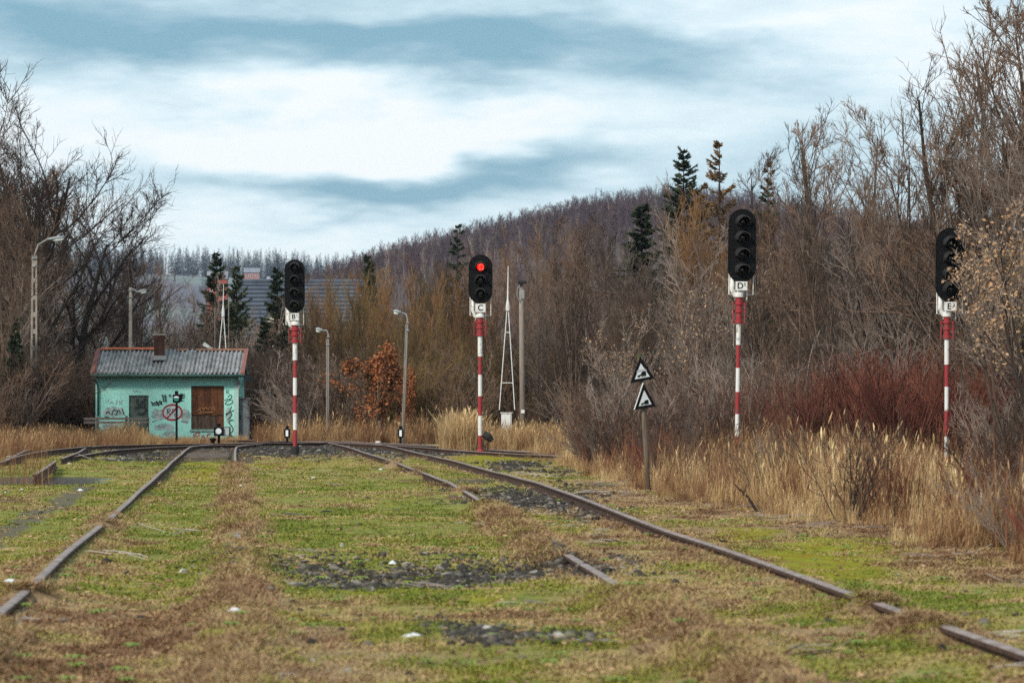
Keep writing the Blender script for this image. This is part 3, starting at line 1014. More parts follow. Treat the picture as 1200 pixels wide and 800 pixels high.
    blot(202, 483.2, 10, 8, pale, 9)
    ring = [(202 + 11.2 * math.cos(2 * math.pi * k / 22), 483 + 9.0 * math.sin(2 * math.pi * k / 22)) for k in range(23)]
    spray([ring], 2.1, red); spray([[(195, 490.5), (201, 484), (208.5, 476.5)]], 2.1, red)
    spray([[(195.5, 486), (196.5, 479)], [(194.8, 479.6), (199.5, 478.6), (199.8, 481.4), (196, 482.4)], [(197, 482.5), (199.5, 486)],
           [(203.5, 479), (201.3, 480), (203.2, 482.2), (201.5, 484)], [(205, 484), (204.5, 487.5), (207, 488)]], 0.9, dark)
    spray([[(189, 463), (195, 463.2)], [(190, 465), (196, 465.4)], [(190.5, 467.5), (195.5, 467.6)], [(191, 469.4), (195, 469.8)], [(190.3, 462.5), (192, 471)], [(193.5, 463), (195, 471)]], 1.0, dark)
    spray([[(176.5, 470.5), (180, 473), (178, 475)], [(178, 472.5), (190, 470.5)], [(180, 474.6), (189, 472.8)], [(183, 469.5), (186, 475.5)], [(187, 469), (190, 474)]], 1.3, dark)
    spray([[(211, 461.5), (216.5, 462)], [(210.5, 464), (217, 464)], [(211.5, 466.3), (216.3, 466)], [(211.4, 468.8), (215, 469.4)], [(214, 461.8), (212, 470.4)], [(200, 462), (197, 463.5), (201, 464.6)]], 1.0, dark)
    spray([[(172 - 10.2, 467), (160, 471), (162, 475), (167, 472), (170.5, 466.5)], [(158, 478), (164, 476.5), (171, 477), (171, 482), (166, 485.5), (161.5, 484.5)], [(165, 470), (170, 474.5)]], 2.3, dark)
    for o_ in root.children:
        if o_.name.startswith('graffiti') and o_.data.vertices[0].co.x < L(174) and o_.data.vertices[0].co.x > L(155):
            o_.location.y = 0.06
    spray([[(228, 512.5), (228.5, 508.5), (230.5, 506.5), (234, 507), (233.8, 510), (229.5, 510.5)], [(235.5, 516), (237.8, 506.8), (240, 515.5)], [(236.4, 512.5), (239.6, 512.3)], [(247, 508), (243.5, 508.2), (242.3, 511.5), (244, 514.2), (248.5, 513.6)], [(252.7, 509), (252.9, 513.2)], [(226.5, 513), (227.5, 506.5)]], 1.0, red)
    spray([[(265.5, 456.5), (266, 461.5)], [(268.8, 456.8), (266.3, 459), (268.8, 461.2)]], 0.8, dark)
    spray([[(267, 465), (271, 461.5), (272, 465.5), (268, 468.5), (265.5, 467)], [(266, 471), (262.8, 473), (268, 474.5), (273.5, 471.5), (272, 468), (268, 469)], [(263, 468.5), (267.5, 470)]], 1.0, dark)
    spray([[(271.5, 476), (268.5, 483), (264.5, 487)], [(264.5, 485), (274.5, 480.5)], [(269, 482.5), (272.5, 485.5), (270, 488), (267.2, 491.5)]], 1.1, dark)
    spray([[(275, 492.5), (270.5, 492), (267.5, 495), (271.5, 499), (274, 503.5), (269.5, 508)]], 1.1, dark)
    spray([[(262, 517), (266, 512.5), (270.5, 511), (275.5, 512.2)], [(266.5, 514.5), (269, 512)], [(269.5, 510), (272, 509.5)]], 1.6, dark)
    spray([[(123.5, 468.5), (125.5, 472.5), (127.5, 468)], [(129, 473), (131, 469), (133, 473.2)], [(130, 471.6), (132.5, 471.5)], [(138, 469), (135.5, 470), (137.8, 471.8), (135.3, 473.4)], [(140, 469), (140.2, 473.6)], [(143.6, 469), (140.4, 471.2), (144, 473.6)]], 0.6, grey)
    spray([[(156, 457.2), (158, 460), (160, 457)], [(162, 457.5), (165.5, 460)], [(158, 458.5), (164, 458)]], 0.6, grey)
    spray([[(124, 484.5), (127, 481), (129, 485)], [(131, 486), (132.6, 479.5), (137, 481)], [(136, 486.2), (139, 478.6), (141, 484)], [(143, 478), (145.6, 486)], [(122.6, 488), (128, 488.6)]], 1.0, dark)
    spray([[(120, 500), (126, 497), (131, 501), (136, 498)], [(124, 503), (133, 502.5)]], 0.9, grey)
    spray([[(180, 489), (184, 483.5), (187, 488), (191, 482.5)], [(178, 494), (184, 491.6)], [(213, 489), (216, 483), (219, 490), (221, 482)], [(212, 493), (220, 494)]], 1.0, grey)
    spray([[(183, 500), (186, 497.5), (190, 500.5), (196, 498)], [(193, 506), (196, 511), (199, 505)], [(201, 506), (205, 510)]], 0.7, grey)
    o_ = spray([[(231, 482), (233, 478.5), (235.5, 482)], [(233.5, 480), (236.5, 476.5), (239, 480.5)], [(239, 480.5), (240.5, 476), (243.5, 480), (246.5, 476)], [(247.5, 480), (250, 474.5), (251.5, 481)], [(232, 484), (240, 482.5), (250, 482.5)]], 0.9, orange)
    o_.location.y = 0.034
    return root


hut()

# wooden rail fence before the hut's left end
FY = 157.0
fr = tag(empty('wooden_railing', (X(137, FY), FY, 0)), 'weathered two-board wooden railing before the left end of the turquoise hut', 'railing')
for py, h in ((490.5, 2.6), (494.8, 2.4)):
    mb = MB()
    a, b_ = X(98, FY) - fr.location.x, X(175, FY) - fr.location.x
    z = Z(py, FY)
    mb.add([(a, 0, z - .05), (b_, 0, z - .05 + .02), (b_, .04, z - .05 + .02), (a, .04, z - .05), (a, 0, z + .05), (b_, 0, z + .05), (b_, .04, z + .05), (a, .04, z + .05)],
           [(0, 3, 2, 1), (4, 5, 6, 7), (0, 1, 5, 4), (1, 2, 6, 5), (2, 3, 7, 6), (3, 0, 4, 7)])
    mb.build('board', M['wood_pole'], fr)
for px in (114, 148, 173):
    mb = MB(); u = X(px, FY) - fr.location.x; mb.box(u - .05, u + .05, .045, .14, -0.1, Z(487 if px == 148 else 488.5, FY)); mb.build('post', M['wood_post'], fr)

# grey switch cabinet at the hut's right end
CY = 160.2
cb = tag(empty('metal_cabinet', (X(286, CY), CY, 0)), 'tall grey metal cabinet standing against the right end of the hut', 'cabinet')
cm = mat('cabinet_grey', (0.17, 0.195, 0.205), (0.12, 0.135, 0.145), 3, 0.6)
wd = 6.6 * CY / F
mb = MB(); mb.box(-wd, wd, 0.02, 0.55, -0.05, Z(467.5, CY)); mb.build('body', cm, cb, bevel=0.01)
mb = MB(); mb.box(-wd - .03, wd + .03, -.02, 0.60, Z(467.5, CY), Z(466, CY)); mb.build('lid', cm, cb)
mb = MB(); mb.box(-wd + .04, wd - .04, -.004, 0.018, 0.12, Z(469, CY)); dr = mb.build('door', mat('cabinet_door', (0.19, 0.215, 0.225), (0.14, 0.155, 0.165), 3, 0.6), cb)
mb = MB(); mb.box(-wd + .07, -wd + .10, -.03, -.006, 0.95, 1.12); mb.build('handle', M['black'], dr)

# ------------------------------------------------------------------ houses behind the trees
BY = 240.0
bh = tag(empty('house', (X(350, BY), BY, 0)), 'house with a wide grey ribbed roof half hidden behind the four-lamp signal', 'house')
slate = mat('roof_grey', (0.105, 0.13, 0.165), (0.06, 0.075, 0.10), 0.8, 0.95, spec=0.05)
slate_d = mat('roof_joint', (0.05, 0.055, 0.07), None, 1, 0.95, spec=0.05)
bx = bh.location.x
wl = mat('cream_render', (0.62, 0.56, 0.46), (0.50, 0.45, 0.37), 1)
ra, rb = X(272, BY) - bx, X(436, BY) - bx
zr, zl = Z(327.5, BY), Z(412, BY)
mb = MB(); mb.box(ra + .6, rb - .6, 0.6, 9.4, -0.2, zl + .2); mb.build('wall', wl, bh)
nr = 17
rf = empty('roof'); rf.parent = bh
for sd in (0, 1):
    for k in range(nr):
        f0, f1 = k / nr, (k + 1) / nr
        q = lambda f: (0 + 5.0 * f) if sd == 0 else (10 - 5.0 * f)
        z0, z1 = zl + (zr - zl) * f0, zl + (zr - zl) * f1
        mb = MB()
        mb.add([(ra, q(f0), z0 + .10), (rb, q(f0), z0 + .10), (rb, q(f1), z1 + .01), (ra, q(f1), z1 + .01), (ra, q(f0), z0 - .03), (rb, q(f0), z0 - .03), (rb, q(f1), z1 - .12), (ra, q(f1), z1 - .12)],
               [(0, 1, 2, 3), (7, 6, 5, 4), (0, 4, 5, 1), (1, 5, 6, 2), (2, 6, 7, 3), (3, 7, 4, 0)])
        mb.f and mb.m.__setitem__(2, 1)
        mb.build('tile_course', [slate, slate_d], rf)
mb = MB(); mb.tube([(ra, 5, zr + .05), (rb, 5, zr + .05)], 0.14, 8); mb.build('ridge', slate, rf)
# dormer gable
g0, g1, gp = X(306, BY) - bx, X(340, BY) - bx, X(323, BY) - bx
mb = MB(); mb.prism([(g0 + .2, Z(412, BY)), (g1 - .2, Z(412, BY)), (g1 - .2, Z(372, BY)), (gp, Z(357, BY)), (g0 + .2, Z(372, BY))], -0.6, 4.0)
dm_ = mb.build('dormer', wl, bh)
for sx, u in ((-1, g0), (1, g1)):
    mb = MB()
    za, zb = Z(374, BY), Z(353.5, BY)
    mb.add([(u, -0.9, za), (gp, -0.9, zb), (gp, 4.2, zb), (u, 4.2, za), (u, -0.9, za - .14), (gp, -0.9, zb - .14), (gp, 4.2, zb - .14), (u, 4.2, za - .14)],
           [(0, 1, 2, 3), (7, 6, 5, 4), (0, 4, 5, 1), (1, 5, 6, 2), (2, 6, 7, 3), (3, 7, 4, 0)])
    mb.build('roof_slope', slate, dm_)


def small_house(px0, px1, py_roof, py_eave, py_base, Y, wallc, roofc, label, snow=False):
    hx = X((px0 + px1) / 2, Y)
    r = tag(empty('house', (hx, Y, 0)), label, 'house')
    w_ = X(px1, Y) - hx
    wm = mat('house_wall', wallc, tuple(v * .8 for v in wallc), 0.5)
    zb, ze, zt_ = Z(py_base, Y), Z(py_eave, Y), Z(py_roof, Y)
    d = w_ * 1.3
    mb = MB(); mb.box(-w_, w_, 0, d, zb - 4, ze); mb.build('wall', wm, r)
    rmat = mat('house_roof', roofc, tuple(v * .75 for v in roofc), 0.6)
    for k, (ya, yb) in enumerate(((-.08 * d, d / 2), (1.08 * d, d / 2))):
        mb = MB(); t_ = w_ * .04
        mb.add([(-w_ * 1.08, ya, ze), (w_ * 1.08, ya, ze), (w_ * 1.08, yb, zt_), (-w_ * 1.08, yb, zt_), (-w_ * 1.08, ya, ze + t_), (w_ * 1.08, ya, ze + t_), (w_ * 1.08, yb, zt_ + t_), (-w_ * 1.08, yb, zt_ + t_)],
               [(0, 3, 2, 1), (4, 5, 6, 7), (0, 1, 5, 4), (1, 2, 6, 5), (2, 3, 7, 6), (3, 0, 4, 7)])
        mb.build('roof_slope', rmat, r)
    gl = mat('dark_pane', (0.06, 0.06, 0.07), None, 1, 0.2)
    for k in range(3):
        u = -w_ * .6 + k * w_ * .6
        mb = MB(); mb.box(u - w_ * .13, u + w_ * .13, -.04, -.005, zb + (ze - zb) * .35, zb + (ze - zb) * .75); f = mb.build('window', M['white_paint'], r)
        mb = MB(); mb.box(u - w_ * .10, u + w_ * .10, -.06, -.045, zb + (ze - zb) * .39, zb + (ze - zb) * .71); mb.build('pane', gl, f)
    return r


small_house(243, 266, 318, 327, 350, 300, (0.36, 0.10, 0.085), (0.26, 0.27, 0.30), 'red brick house with a grey roof behind the dark conifers')
small_house(286, 304, 314, 319.5, 326, 1500, (0.36, 0.20, 0.20), (0.22, 0.24, 0.29), 'tiny pink house with a grey roof on the far hillside')  # pink of the wall dulled to stand for haze
small_house(313, 330, 324, 327.5, 332, 1480, (0.40, 0.36, 0.36), (0.30, 0.31, 0.35), 'tiny pale house to the right of the pink one on the far hillside')

# ------------------------------------------------------------------ trees
def nrmz(a):
    return a / np.maximum(np.linalg.norm(a, axis=-1, keepdims=True), 1e-9)


def grow_paths(rng, p0, d0, L, K, wig, up):
    n = len(p0)
    P = np.zeros((n, K, 3))
    P[:, 0] = p0
    d = nrmz(d0)
    seg = (L / (K - 1))[:, None]
    for k in range(1, K):
        d = nrmz(d + rng.normal(0, wig, (n, 3)) + np.array([0, 0, up]))
        P[:, k] = P[:, k - 1] + d * seg
    return P


def skeleton(rng, h, r0, stems, spread, lean, levels, K0=11, wig0=0.05, up0=0.05):
    """levels of branches as arrays of points and radii"""
    a = rng.uniform(0, 2 * math.pi, stems) + np.arange(stems) * 2.4
    d0 = np.stack([np.cos(a) * spread + lean[0], np.sin(a) * spread + lean[1], np.ones(stems)], 1)
    p0 = np.stack([np.cos(a) * 0.12 * (stems > 1), np.sin(a) * 0.12 * (stems > 1), -0.15 * np.ones(stems)], 1)
    L = h * rng.uniform(0.8, 1.05, stems)
    P = grow_paths(rng, p0, d0, L, K0, wig0, up0)
    R = r0 * rng.uniform(0.7, 1.1, stems)[:, None] * np.linspace(1, 0.16, K0)[None] ** 0.9
    out = [(P, R)]
    for lv in levels:
        P, R = out[-1]
        n, K = P.shape[:2]
        Lp = np.linalg.norm(np.diff(P, axis=1), axis=2).sum(1)
        idx = np.repeat(np.arange(n), lv['n'])
        m = len(idx)
        t = rng.uniform(lv.get('t0', 0.15), 1.0, m)
        f = t * (K - 1) * 0.999
        i = f.astype(int); w = (f - i)[:, None]
        p = P[idx, i] * (1 - w) + P[idx, i + 1] * w
        tg = nrmz(P[idx, i + 1] - P[idx, i])
        r = R[idx, i] * (1 - w[:, 0]) + R[idx, i + 1] * w[:, 0]
        q = nrmz(np.cross(tg, rng.normal(0, 1, (m, 3))))
        an = np.radians(rng.uniform(*lv['ang'], m))[:, None]
        d = tg * np.cos(an) + q * np.sin(an) + np.array([0, 0, lv.get('up', 0.1)])
        L = Lp[idx] * lv['ratio'] * rng.uniform(0.55, 1.2, m) * (1.0 - lv.get('tip', 0.55) * t)
        K2 = lv.get('K', 4)
        P2 = grow_paths(rng, p, d, L, K2, lv.get('wig', 0.12), lv.get('up', 0.1) * 0.5)
        rs = np.clip(r * lv.get('rr', 0.6), lv.get('rmin', 0.003), None)
        R2 = rs[:, None] * np.linspace(1, 0.4, K2)[None]
        out.append((P2, np.maximum(R2, 0.0022)))
    return out


def tubes(parts, sides):
    V, Fc, off = [], [], 0
    for (P, R), S in zip(parts, sides):
        n, K = P.shape[:2]
        ax = nrmz(P[:, -1] - P[:, 0])
        ref = np.where(np.abs(ax[:, 2:3]) < 0.9, np.array([[0, 0, 1.0]]), np.array([[1.0, 0, 0]]))
        u = nrmz(np.cross(ax, ref)); v = np.cross(ax, u)
        th = 2 * math.pi * np.arange(S) / S
        ring = u[:, None, None] * np.cos(th)[None, None, :, None] + v[:, None, None] * np.sin(th)[None, None, :, None]
        vv = P[:, :, None] + ring * R[:, :, None, None]
        V.append(vv.reshape(-1, 3))
        b0 = (np.arange(n)[:, None, None] * K + np.arange(K - 1)[None, :, None]) * S
        k = np.arange(S)[None, None]; k2 = (k + 1) % S
        Fc.append(np.stack([b0 + k, b0 + k2, b0 + S + k2, b0 + S + k], -1).reshape(-1, 4) + off)
        off += vv.size // 3
    return np.vstack(V), np.vstack(Fc)


def leaves_on(rng, P, n, size, droop=0.0, clump=None):
    """n small leaf blades held along the given twigs"""
    m, K = P.shape[:2]
    pick = rng.integers(0, m, n) if clump is None else clump[rng.integers(0, len(clump), n)]
    f = rng.uniform(0.2, K - 1.001, n); i = f.astype(int); w = (f - i)[:, None]
    c = P[pick, i] * (1 - w) + P[pick, i + 1] * w + rng.normal(0, size * 0.6, (n, 3))
    d = nrmz(rng.normal(0, 1, (n, 3)) + np.array([0, 0, -droop]))
    s = nrmz(np.cross(d, rng.normal(0, 1, (n, 3))))
    b = np.cross(d, s)
    l = (size * rng.uniform(0.6, 1.3, n))[:, None]
    v = np.stack([c, c + d * l * .5 + s * l * .32 + b * l * .1, c + d * l, c + d * l * .5 - s * l * .32 + b * l * .1], 1).reshape(-1, 3)
    return v, np.arange(4 * n).reshape(-1, 4)


class Kind:
    """a tree pattern: meshes of its parts"""
    def __init__(s, parts):
        s.parts = parts      # list of (part name, mesh, kind)


def bare_tree(name, seed, h, r0, levels, bark, twig, stems=1, spread=0.0, lean=(0, 0), leaf=None, nleaf=0, leafsize=0.08, wig0=0.05, up0=0.05, leaf_pick=None):
    rng = np.random.default_rng(seed)
    sk = skeleton(rng, h, r0, stems, spread, lean, levels, wig0=wig0, up0=up0)
    ns = 2 if len(sk) > 3 else 1
    v, f = tubes(sk[:ns], [7, 5][:ns])
    parts = [('trunk', mesh_np(name + '_trunk', v, f, bark, smooth=True), None)]
    v, f = tubes(sk[ns:], [4] + [3] * 6)
    parts.append(('crown', mesh_np(name + '_crown', v, f, twig), None))
    if leaf:
        P = sk[-1][0]
        cl = None
        if leaf_pick:
            c0 = P[:, 0]
            cl = np.nonzero(leaf_pick(c0))[0]
            if len(cl) == 0: cl = None
        v, f = leaves_on(rng, P, nleaf, leafsize, 0.4, cl)
        parts.append(('leaves', mesh_np(name + '_leaves', v, f, leaf), 'stuff'))
    return Kind(parts)


def lv(n, ang, ratio, K=4, up=0.1, wig=0.12, t0=0.15, rr=0.6, tip=0.55, rmin=0.003):
    return dict(n=n, ang=ang, ratio=ratio, K=K, up=up, wig=wig, t0=t0, rr=rr, tip=tip, rmin=rmin)


TALL = [lv(18, (24, 56), 0.46, 7, 0.12, 0.08, 0.15, 0.42, 0.66), lv(7, (22, 52), 0.56, 5, 0.10, 0.11, 0.12, 0.5, 0.4, rmin=.012), lv(5, (18, 50), 0.60, 4, 0.12, 0.12, 0.1, 0.55, 0.3, rmin=.008), lv(4, (18, 55), 0.75, 3, 0.1, 0.14, 0.1, 0.75, 0.3, rmin=.0055)]
SPREAD = [lv(13, (30, 70), 0.68, 10, 0.12, 0.10, 0.14, 0.55, 0.5), lv(8, (22, 58), 0.58, 7, 0.12, 0.13, 0.15, 0.52, 0.4, rmin=.014), lv(7, (22, 58), 0.58, 5, 0.10, 0.15, 0.1, 0.55, 0.3, rmin=.010), lv(4, (20, 60), 0.68, 3, 0.08, 0.18, 0.1, 0.7, 0.3, rmin=.0065)]
MULTI = [lv(9, (14, 40), 0.55, 7, 0.13, 0.08, 0.12, 0.5, 0.6, rmin=.014), lv(6, (16, 46), 0.58, 5, 0.11, 0.11, 0.1, 0.55, 0.4, rmin=.010), lv(4, (18, 55), 0.58, 4, 0.09, 0.14, 0.1, 0.6, 0.3, rmin=.0075), lv(2, (18, 58), 0.65, 3, 0.06, 0.16, 0.1, 0.75, 0.3, rmin=.006)]
BROOM = [lv(9, (10, 30), 0.6, 6, 0.2, 0.06, 0.2, 0.5, 0.6, rmin=.014), lv(7, (12, 36), 0.58, 5, 0.18, 0.08, 0.1, 0.55, 0.4, rmin=.010), lv(5, (15, 40), 0.55, 3, 0.14, 0.12, 0.1, 0.65, 0.3, rmin=.0075)]

KT = {}
for k in range(4):
    KT['tall%d' % k] = bare_tree('tall%d' % k, 100 + k, 10.0, 0.13, TALL, M['bark'], M['twig_brown'], wig0=0.04)
for k in range(3):
    KT['spread%d' % k] = bare_tree('spread%d' % k, 200 + k, 9.0, 0.20, SPREAD, M['bark_dark'], M['twig_dark'], wig0=0.10, up0=0.02)
KT['leaning'] = bare_tree('leaning', 211, 9.5, 0.19, SPREAD, M['bark_dark'], M['twig_dark'], wig0=0.07, up0=0.06, lean=(0.55, 0.0))
for k in range(4):
    KT['multi%d' % k] = bare_tree('multi%d' % k, 300 + k, 7.0, 0.07, MULTI, M['bark'], M['twig_grey'] if k % 2 else M['twig_brown'], stems=5, spread=0.22, wig0=0.06)
for k in range(2):
    KT['olive%d' % k] = bare_tree('olive%d' % k, 340 + k, 7.0, 0.07, BROOM, M['bark'], M['twig_olive'], stems=7, spread=0.26, wig0=0.05)
    KT['orange%d' % k] = bare_tree('orange%d' % k, 350 + k, 7.0, 0.07, BROOM, M['bark'], M['twig_orange'], stems=7, spread=0.24, wig0=0.05)
KT['oak'] = bare_tree('oak', 400, 4.0, 0.07, MULTI, M['bark'], M['twig_brown'], stems=4, spread=0.25, leaf=M['leaf_rust'], nleaf=5200, leafsize=0.13)
KT['beech'] = bare_tree('beech', 401, 6.0, 0.07, MULTI, M['bark'], M['twig_grey'], stems=4, spread=0.3, leaf=M['leaf_tan'], nleaf=900, leafsize=0.10)
HIGH = [dict(MULTI[0], t0=0.5, n=7)] + MULTI[1:]
KT['beech2'] = bare_tree('beech2', 402, 5.0, 0.06, HIGH, M['bark'], M['twig_grey'], stems=4, spread=0.35, leaf=M['leaf_tan'], nleaf=1900, leafsize=0.085)


def conifer(name, seed, h, width, m, dens=1.0, droop=0.25, gap=0.0, trunk_r=0.14, bark=None):
    rng = np.random.default_rng(seed)
    z = np.linspace(0.08 * h, 0.985 * h, int(30 * dens))
    bp, bd, bl = [], [], []
    for q in z:
        f = 1 - q / h
        nbr = int(6 + 6 * f)
        for a in rng.uniform(0, 2 * math.pi, nbr):
            if rng.random() < gap:
                continue
            bp.append((0, 0, q + rng.normal(0, .1)))
            bd.append((math.cos(a), math.sin(a), -droop * (0.3 + 1.6 * f) + 0.30 * (1 - f)))
            bl.append(width * (0.06 + f ** 0.85) * rng.uniform(0.6, 1.15))
    bp, bd, bl = np.array(bp), np.array(bd), np.array(bl)
    P = grow_paths(rng, bp, bd, bl, 5, 0.06, 0.09)
    R = np.linspace(0.022, 0.005, 5)[None] * np.ones((len(bp), 1))
    tk = np.zeros((1, 9, 3)); tk[0, :, 2] = np.linspace(-0.1, h, 9)
    v, f = tubes([(tk, np.linspace(trunk_r, 0.012, 9)[None]), (P, R)], [7, 3])
    parts = [('trunk', mesh_np(name + '_trunk', v, f, bark or M['bark_dark'], smooth=True), None)]
    n = int(len(bp) * 64)
    pick = rng.integers(0, len(bp), n)
    t = rng.uniform(0.15, 1.0, n); ff = t * 3.999; i = ff.astype(int); w = (ff - i)[:, None]
    c = P[pick, i] * (1 - w) + P[pick, i + 1] * w
    tg = nrmz(P[pick, i + 1] - P[pick, i])
    sd = nrmz(np.cross(tg, np.array([0, 0, 1.0])) * rng.choice([-1.0, 1.0], n)[:, None] + rng.normal(0, .35, (n, 3)))
    d = nrmz(tg * 0.9 + sd * 0.75 + np.array([0, 0, -0.22]))
    l = (0.12 + 0.20 * (bl[pick] / width) * (1 - 0.4 * t) * min(1.0, width)) * rng.uniform(0.7, 1.3, n)
    s = nrmz(np.cross(d, rng.normal(0, 1, (n, 3)))) * (l * 0.17)[:, None]
    v = np.stack([c - s, c + s, c + d * l[:, None] + s * .3, c + d * l[:, None] - s * .3], 1).reshape(-1, 3)
    parts.append(('crown', mesh_np(name + '_crown', v, np.arange(4 * n).reshape(-1, 4), m), 'stuff'))
    return Kind(parts)


KT['spruce'] = conifer('spruce', 500, 12.0, 3.0, M['needle'], 1.7)
KT['spruce2'] = conifer('spruce2', 501, 8.0, 1.7, M['needle'], 1.35, gap=0.05)
KT['pine'] = conifer('pine', 502, 8.0, 2.3, M['needle_olive'], 0.9, -0.15)
KT['thin_spruce'] = conifer('thin_spruce', 503, 9.0, 1.5, M['needle'], 0.75, 0.15, 0.35)
KT['larch'] = conifer('larch', 504, 10.0, 2.2, M['larch'], 0.8, -0.05, 0.40)
KT['small_spruce'] = conifer('small_spruce', 505, 4.5, 0.9, M['needle'], 0.8)


def plant(kind, name, px, Y, h_px_top=None, scale=None, rot=None, label='', cat='tree', group=None, lean=0.0, sx=1.0, native=None, y_extra=0.0):
    """a tree rooted at photo column px and distance Y, as high as the photo row h_px_top"""
    x = X(px, Y)
    if Y < 400:
        gz = ground_z(x, Y)
    k = KT[kind]
    if scale is None:
        scale = (Z(h_px_top, Y) - gz) / NATIVE[kind]
    o = empty(name, (x, Y, gz - 0.05), (0, lean, random.uniform(0, 6.28) if rot is None else rot))
    o.scale = (scale * sx, scale * sx, scale)
    for pn, me, kd in k.parts:
        c = bpy.data.objects.new(pn, me)
        COL.objects.link(c)
        c.parent = o
        if kd: c['kind'] = kd
    tag(o, label, cat, group)
    return o


ORD = ['first', 'second', 'third', 'fourth', 'fifth', 'sixth', 'seventh', 'eighth', 'ninth', 'tenth', 'eleventh', 'twelfth', 'thirteenth', 'fourteenth', 'fifteenth', 'sixteenth', 'seventeenth', 'eighteenth', 'nineteenth', 'twentieth']


def stand(rows, name, what, group, sx=1.0):
    """several trees of one stand, named by their order from the left"""
    for k, (px, Y, top, kd) in enumerate(sorted(rows)):
        o_ = 'leftmost' if k == 0 else 'rightmost' if k == len(rows) - 1 else ORD[k] + ' from left'
        plant(kd, name, px, Y, top, label='%s of the %s' % (o_, what), cat='tree', group=group, sx=sx)


NATIVE = {}
for kk, kv in KT.items():
    top = 0
    for pn, me, kd in kv.parts:
        co = np.empty(len(me.vertices) * 3, np.float32); me.vertices.foreach_get('co', co)
        top = max(top, np.percentile(co[2::3], 99.7))
    NATIVE[kk] = float(top)

# --- left: the big dark trees beside and behind the hut
plant('spread0', 'bare_tree', -34, 152, 72, rot=0.6, label='tallest dark bare tree at the far left edge', cat='tree', sx=0.95)
plant('leaning', 'leaning_tree', 70, 169, 196, rot=0.0, label='dark bare tree leaning right above the turquoise hut', cat='tree', sx=1.25)
plant('spread2', 'bare_tree', 0, 163, 84, rot=4.0, label='tall dark bare tree standing just right of the tallest one at the far left', cat='tree')
plant('spread1', 'bare_tree', 28, 158, 118, rot=2.0, label='dark bare tree with a thick sideways limb behind the tall lattice post', cat='tree')
stand(((-90, 165, 60, 'spread2'), (-10, 172, 92, 'spread1'), (25, 178, 120, 'spread0'), (62, 185, 195, 'spread1'), (100, 190, 220, 'spread2'), (135, 195, 262, 'spread0'), (-60, 155, 100, 'tall1'), (-30, 166, 95, 'tall3'), (15, 150, 210, 'multi0'), (34, 160, 240, 'multi2'), (8, 162, 165, 'tall2'), (45, 170, 190, 'tall0'), (-20, 140, 240, 'multi0'), (-55, 132, 290, 'multi2'), (30, 150, 300, 'multi3'), (88, 178, 290, 'multi1')),
      'bare_tree', 'dark bare trees in the stand left of the hut', 'bare trees left of the hut')
plant('small_spruce', 'young_spruce', 17, 146, 372, label='small dark green spruce beside the lattice lamp post', cat='tree', sx=0.8)
# --- behind the hut: grey saplings
stand(((118, 182, 335, 'multi1'), (142, 176, 318, 'tall1'), (168, 190, 330, 'multi3'), (190, 178, 325, 'tall2'), (212, 195, 318, 'multi1'), (232, 180, 335, 'tall0'), (150, 205, 300, 'multi3'), (200, 215, 305, 'tall3'), (244, 190, 350, 'multi1'), (288, 182, 380, 'multi3'), (302, 188, 372, 'multi0'), (312, 176, 395, 'multi2')),
      'bare_tree', 'slender grey bare trees behind the hut', 'bare saplings behind the hut', sx=0.85)
plant('spruce2', 'spruce_tree', 254, 200, 297, label='narrow dark spruce behind the right end of the hut', cat='tree', sx=1.0)
plant('pine', 'pine_tree', 277, 205, 312, label='bushy olive green pine beside the narrow spruce', cat='tree', sx=0.85)
plant('spruce2', 'spruce_tree', 325, 215, 314, label='dark spruce partly hidden by the four-lamp signal next to the grey roof', cat='tree')
# --- centre back
stand(((392, 175, 322, 'olive0'), (418, 182, 312, 'olive1'), (446, 178, 318, 'orange0'), (470, 186, 306, 'olive0'), (497, 180, 312, 'orange1'), (522, 190, 308, 'olive1'), (548, 182, 320, 'orange0'), (378, 168, 350, 'olive1'), (398, 190, 330, 'orange1'), (366, 205, 338, 'olive0'), (296, 215, 350, 'multi1'), (358, 172, 372, 'multi0'), (298, 178, 392, 'multi3'), (405, 168, 352, 'orange1'), (432, 200, 306, 'orange1'), (510, 205, 300, 'orange0'), (545, 210, 302, 'olive0'), (460, 168, 350, 'olive1'), (490, 170, 345, 'olive0'), (530, 168, 360, 'orange1')),
      'broom_tree', 'bushy olive-brown trees between four-lamp and red-lit signals', 'bushy trees in the centre')
plant('oak', 'oak_tree', 441, 152, 402, label='small oak still holding rust-brown leaves between two lamp posts', cat='tree', sx=1.05)
plant('oak', 'oak_tree', 478, 156, 428, label='smaller rust-leaved oak sapling just right of the oak', cat='tree', sx=0.6, rot=2)
plant('spruce2', 'spruce_tree', 311, 176, 376, label='low dark spruce between the hut and the four-lamp signal', cat='tree', sx=1.3)
plant('small_spruce', 'spruce_tree', 331, 180, 388, label='lowest dark spruce directly behind the four-lamp signal mast', cat='tree', sx=1.3)
plant('thin_spruce', 'spruce_tree', 536, 235, 263, label='sparse tall spruce left of the red-lit signal head', cat='tree')
plant('small_spruce', 'spruce_tree', 432, 230, 300, label='small spruce tip above the bushy trees in the centre', cat='tree', sx=0.7)
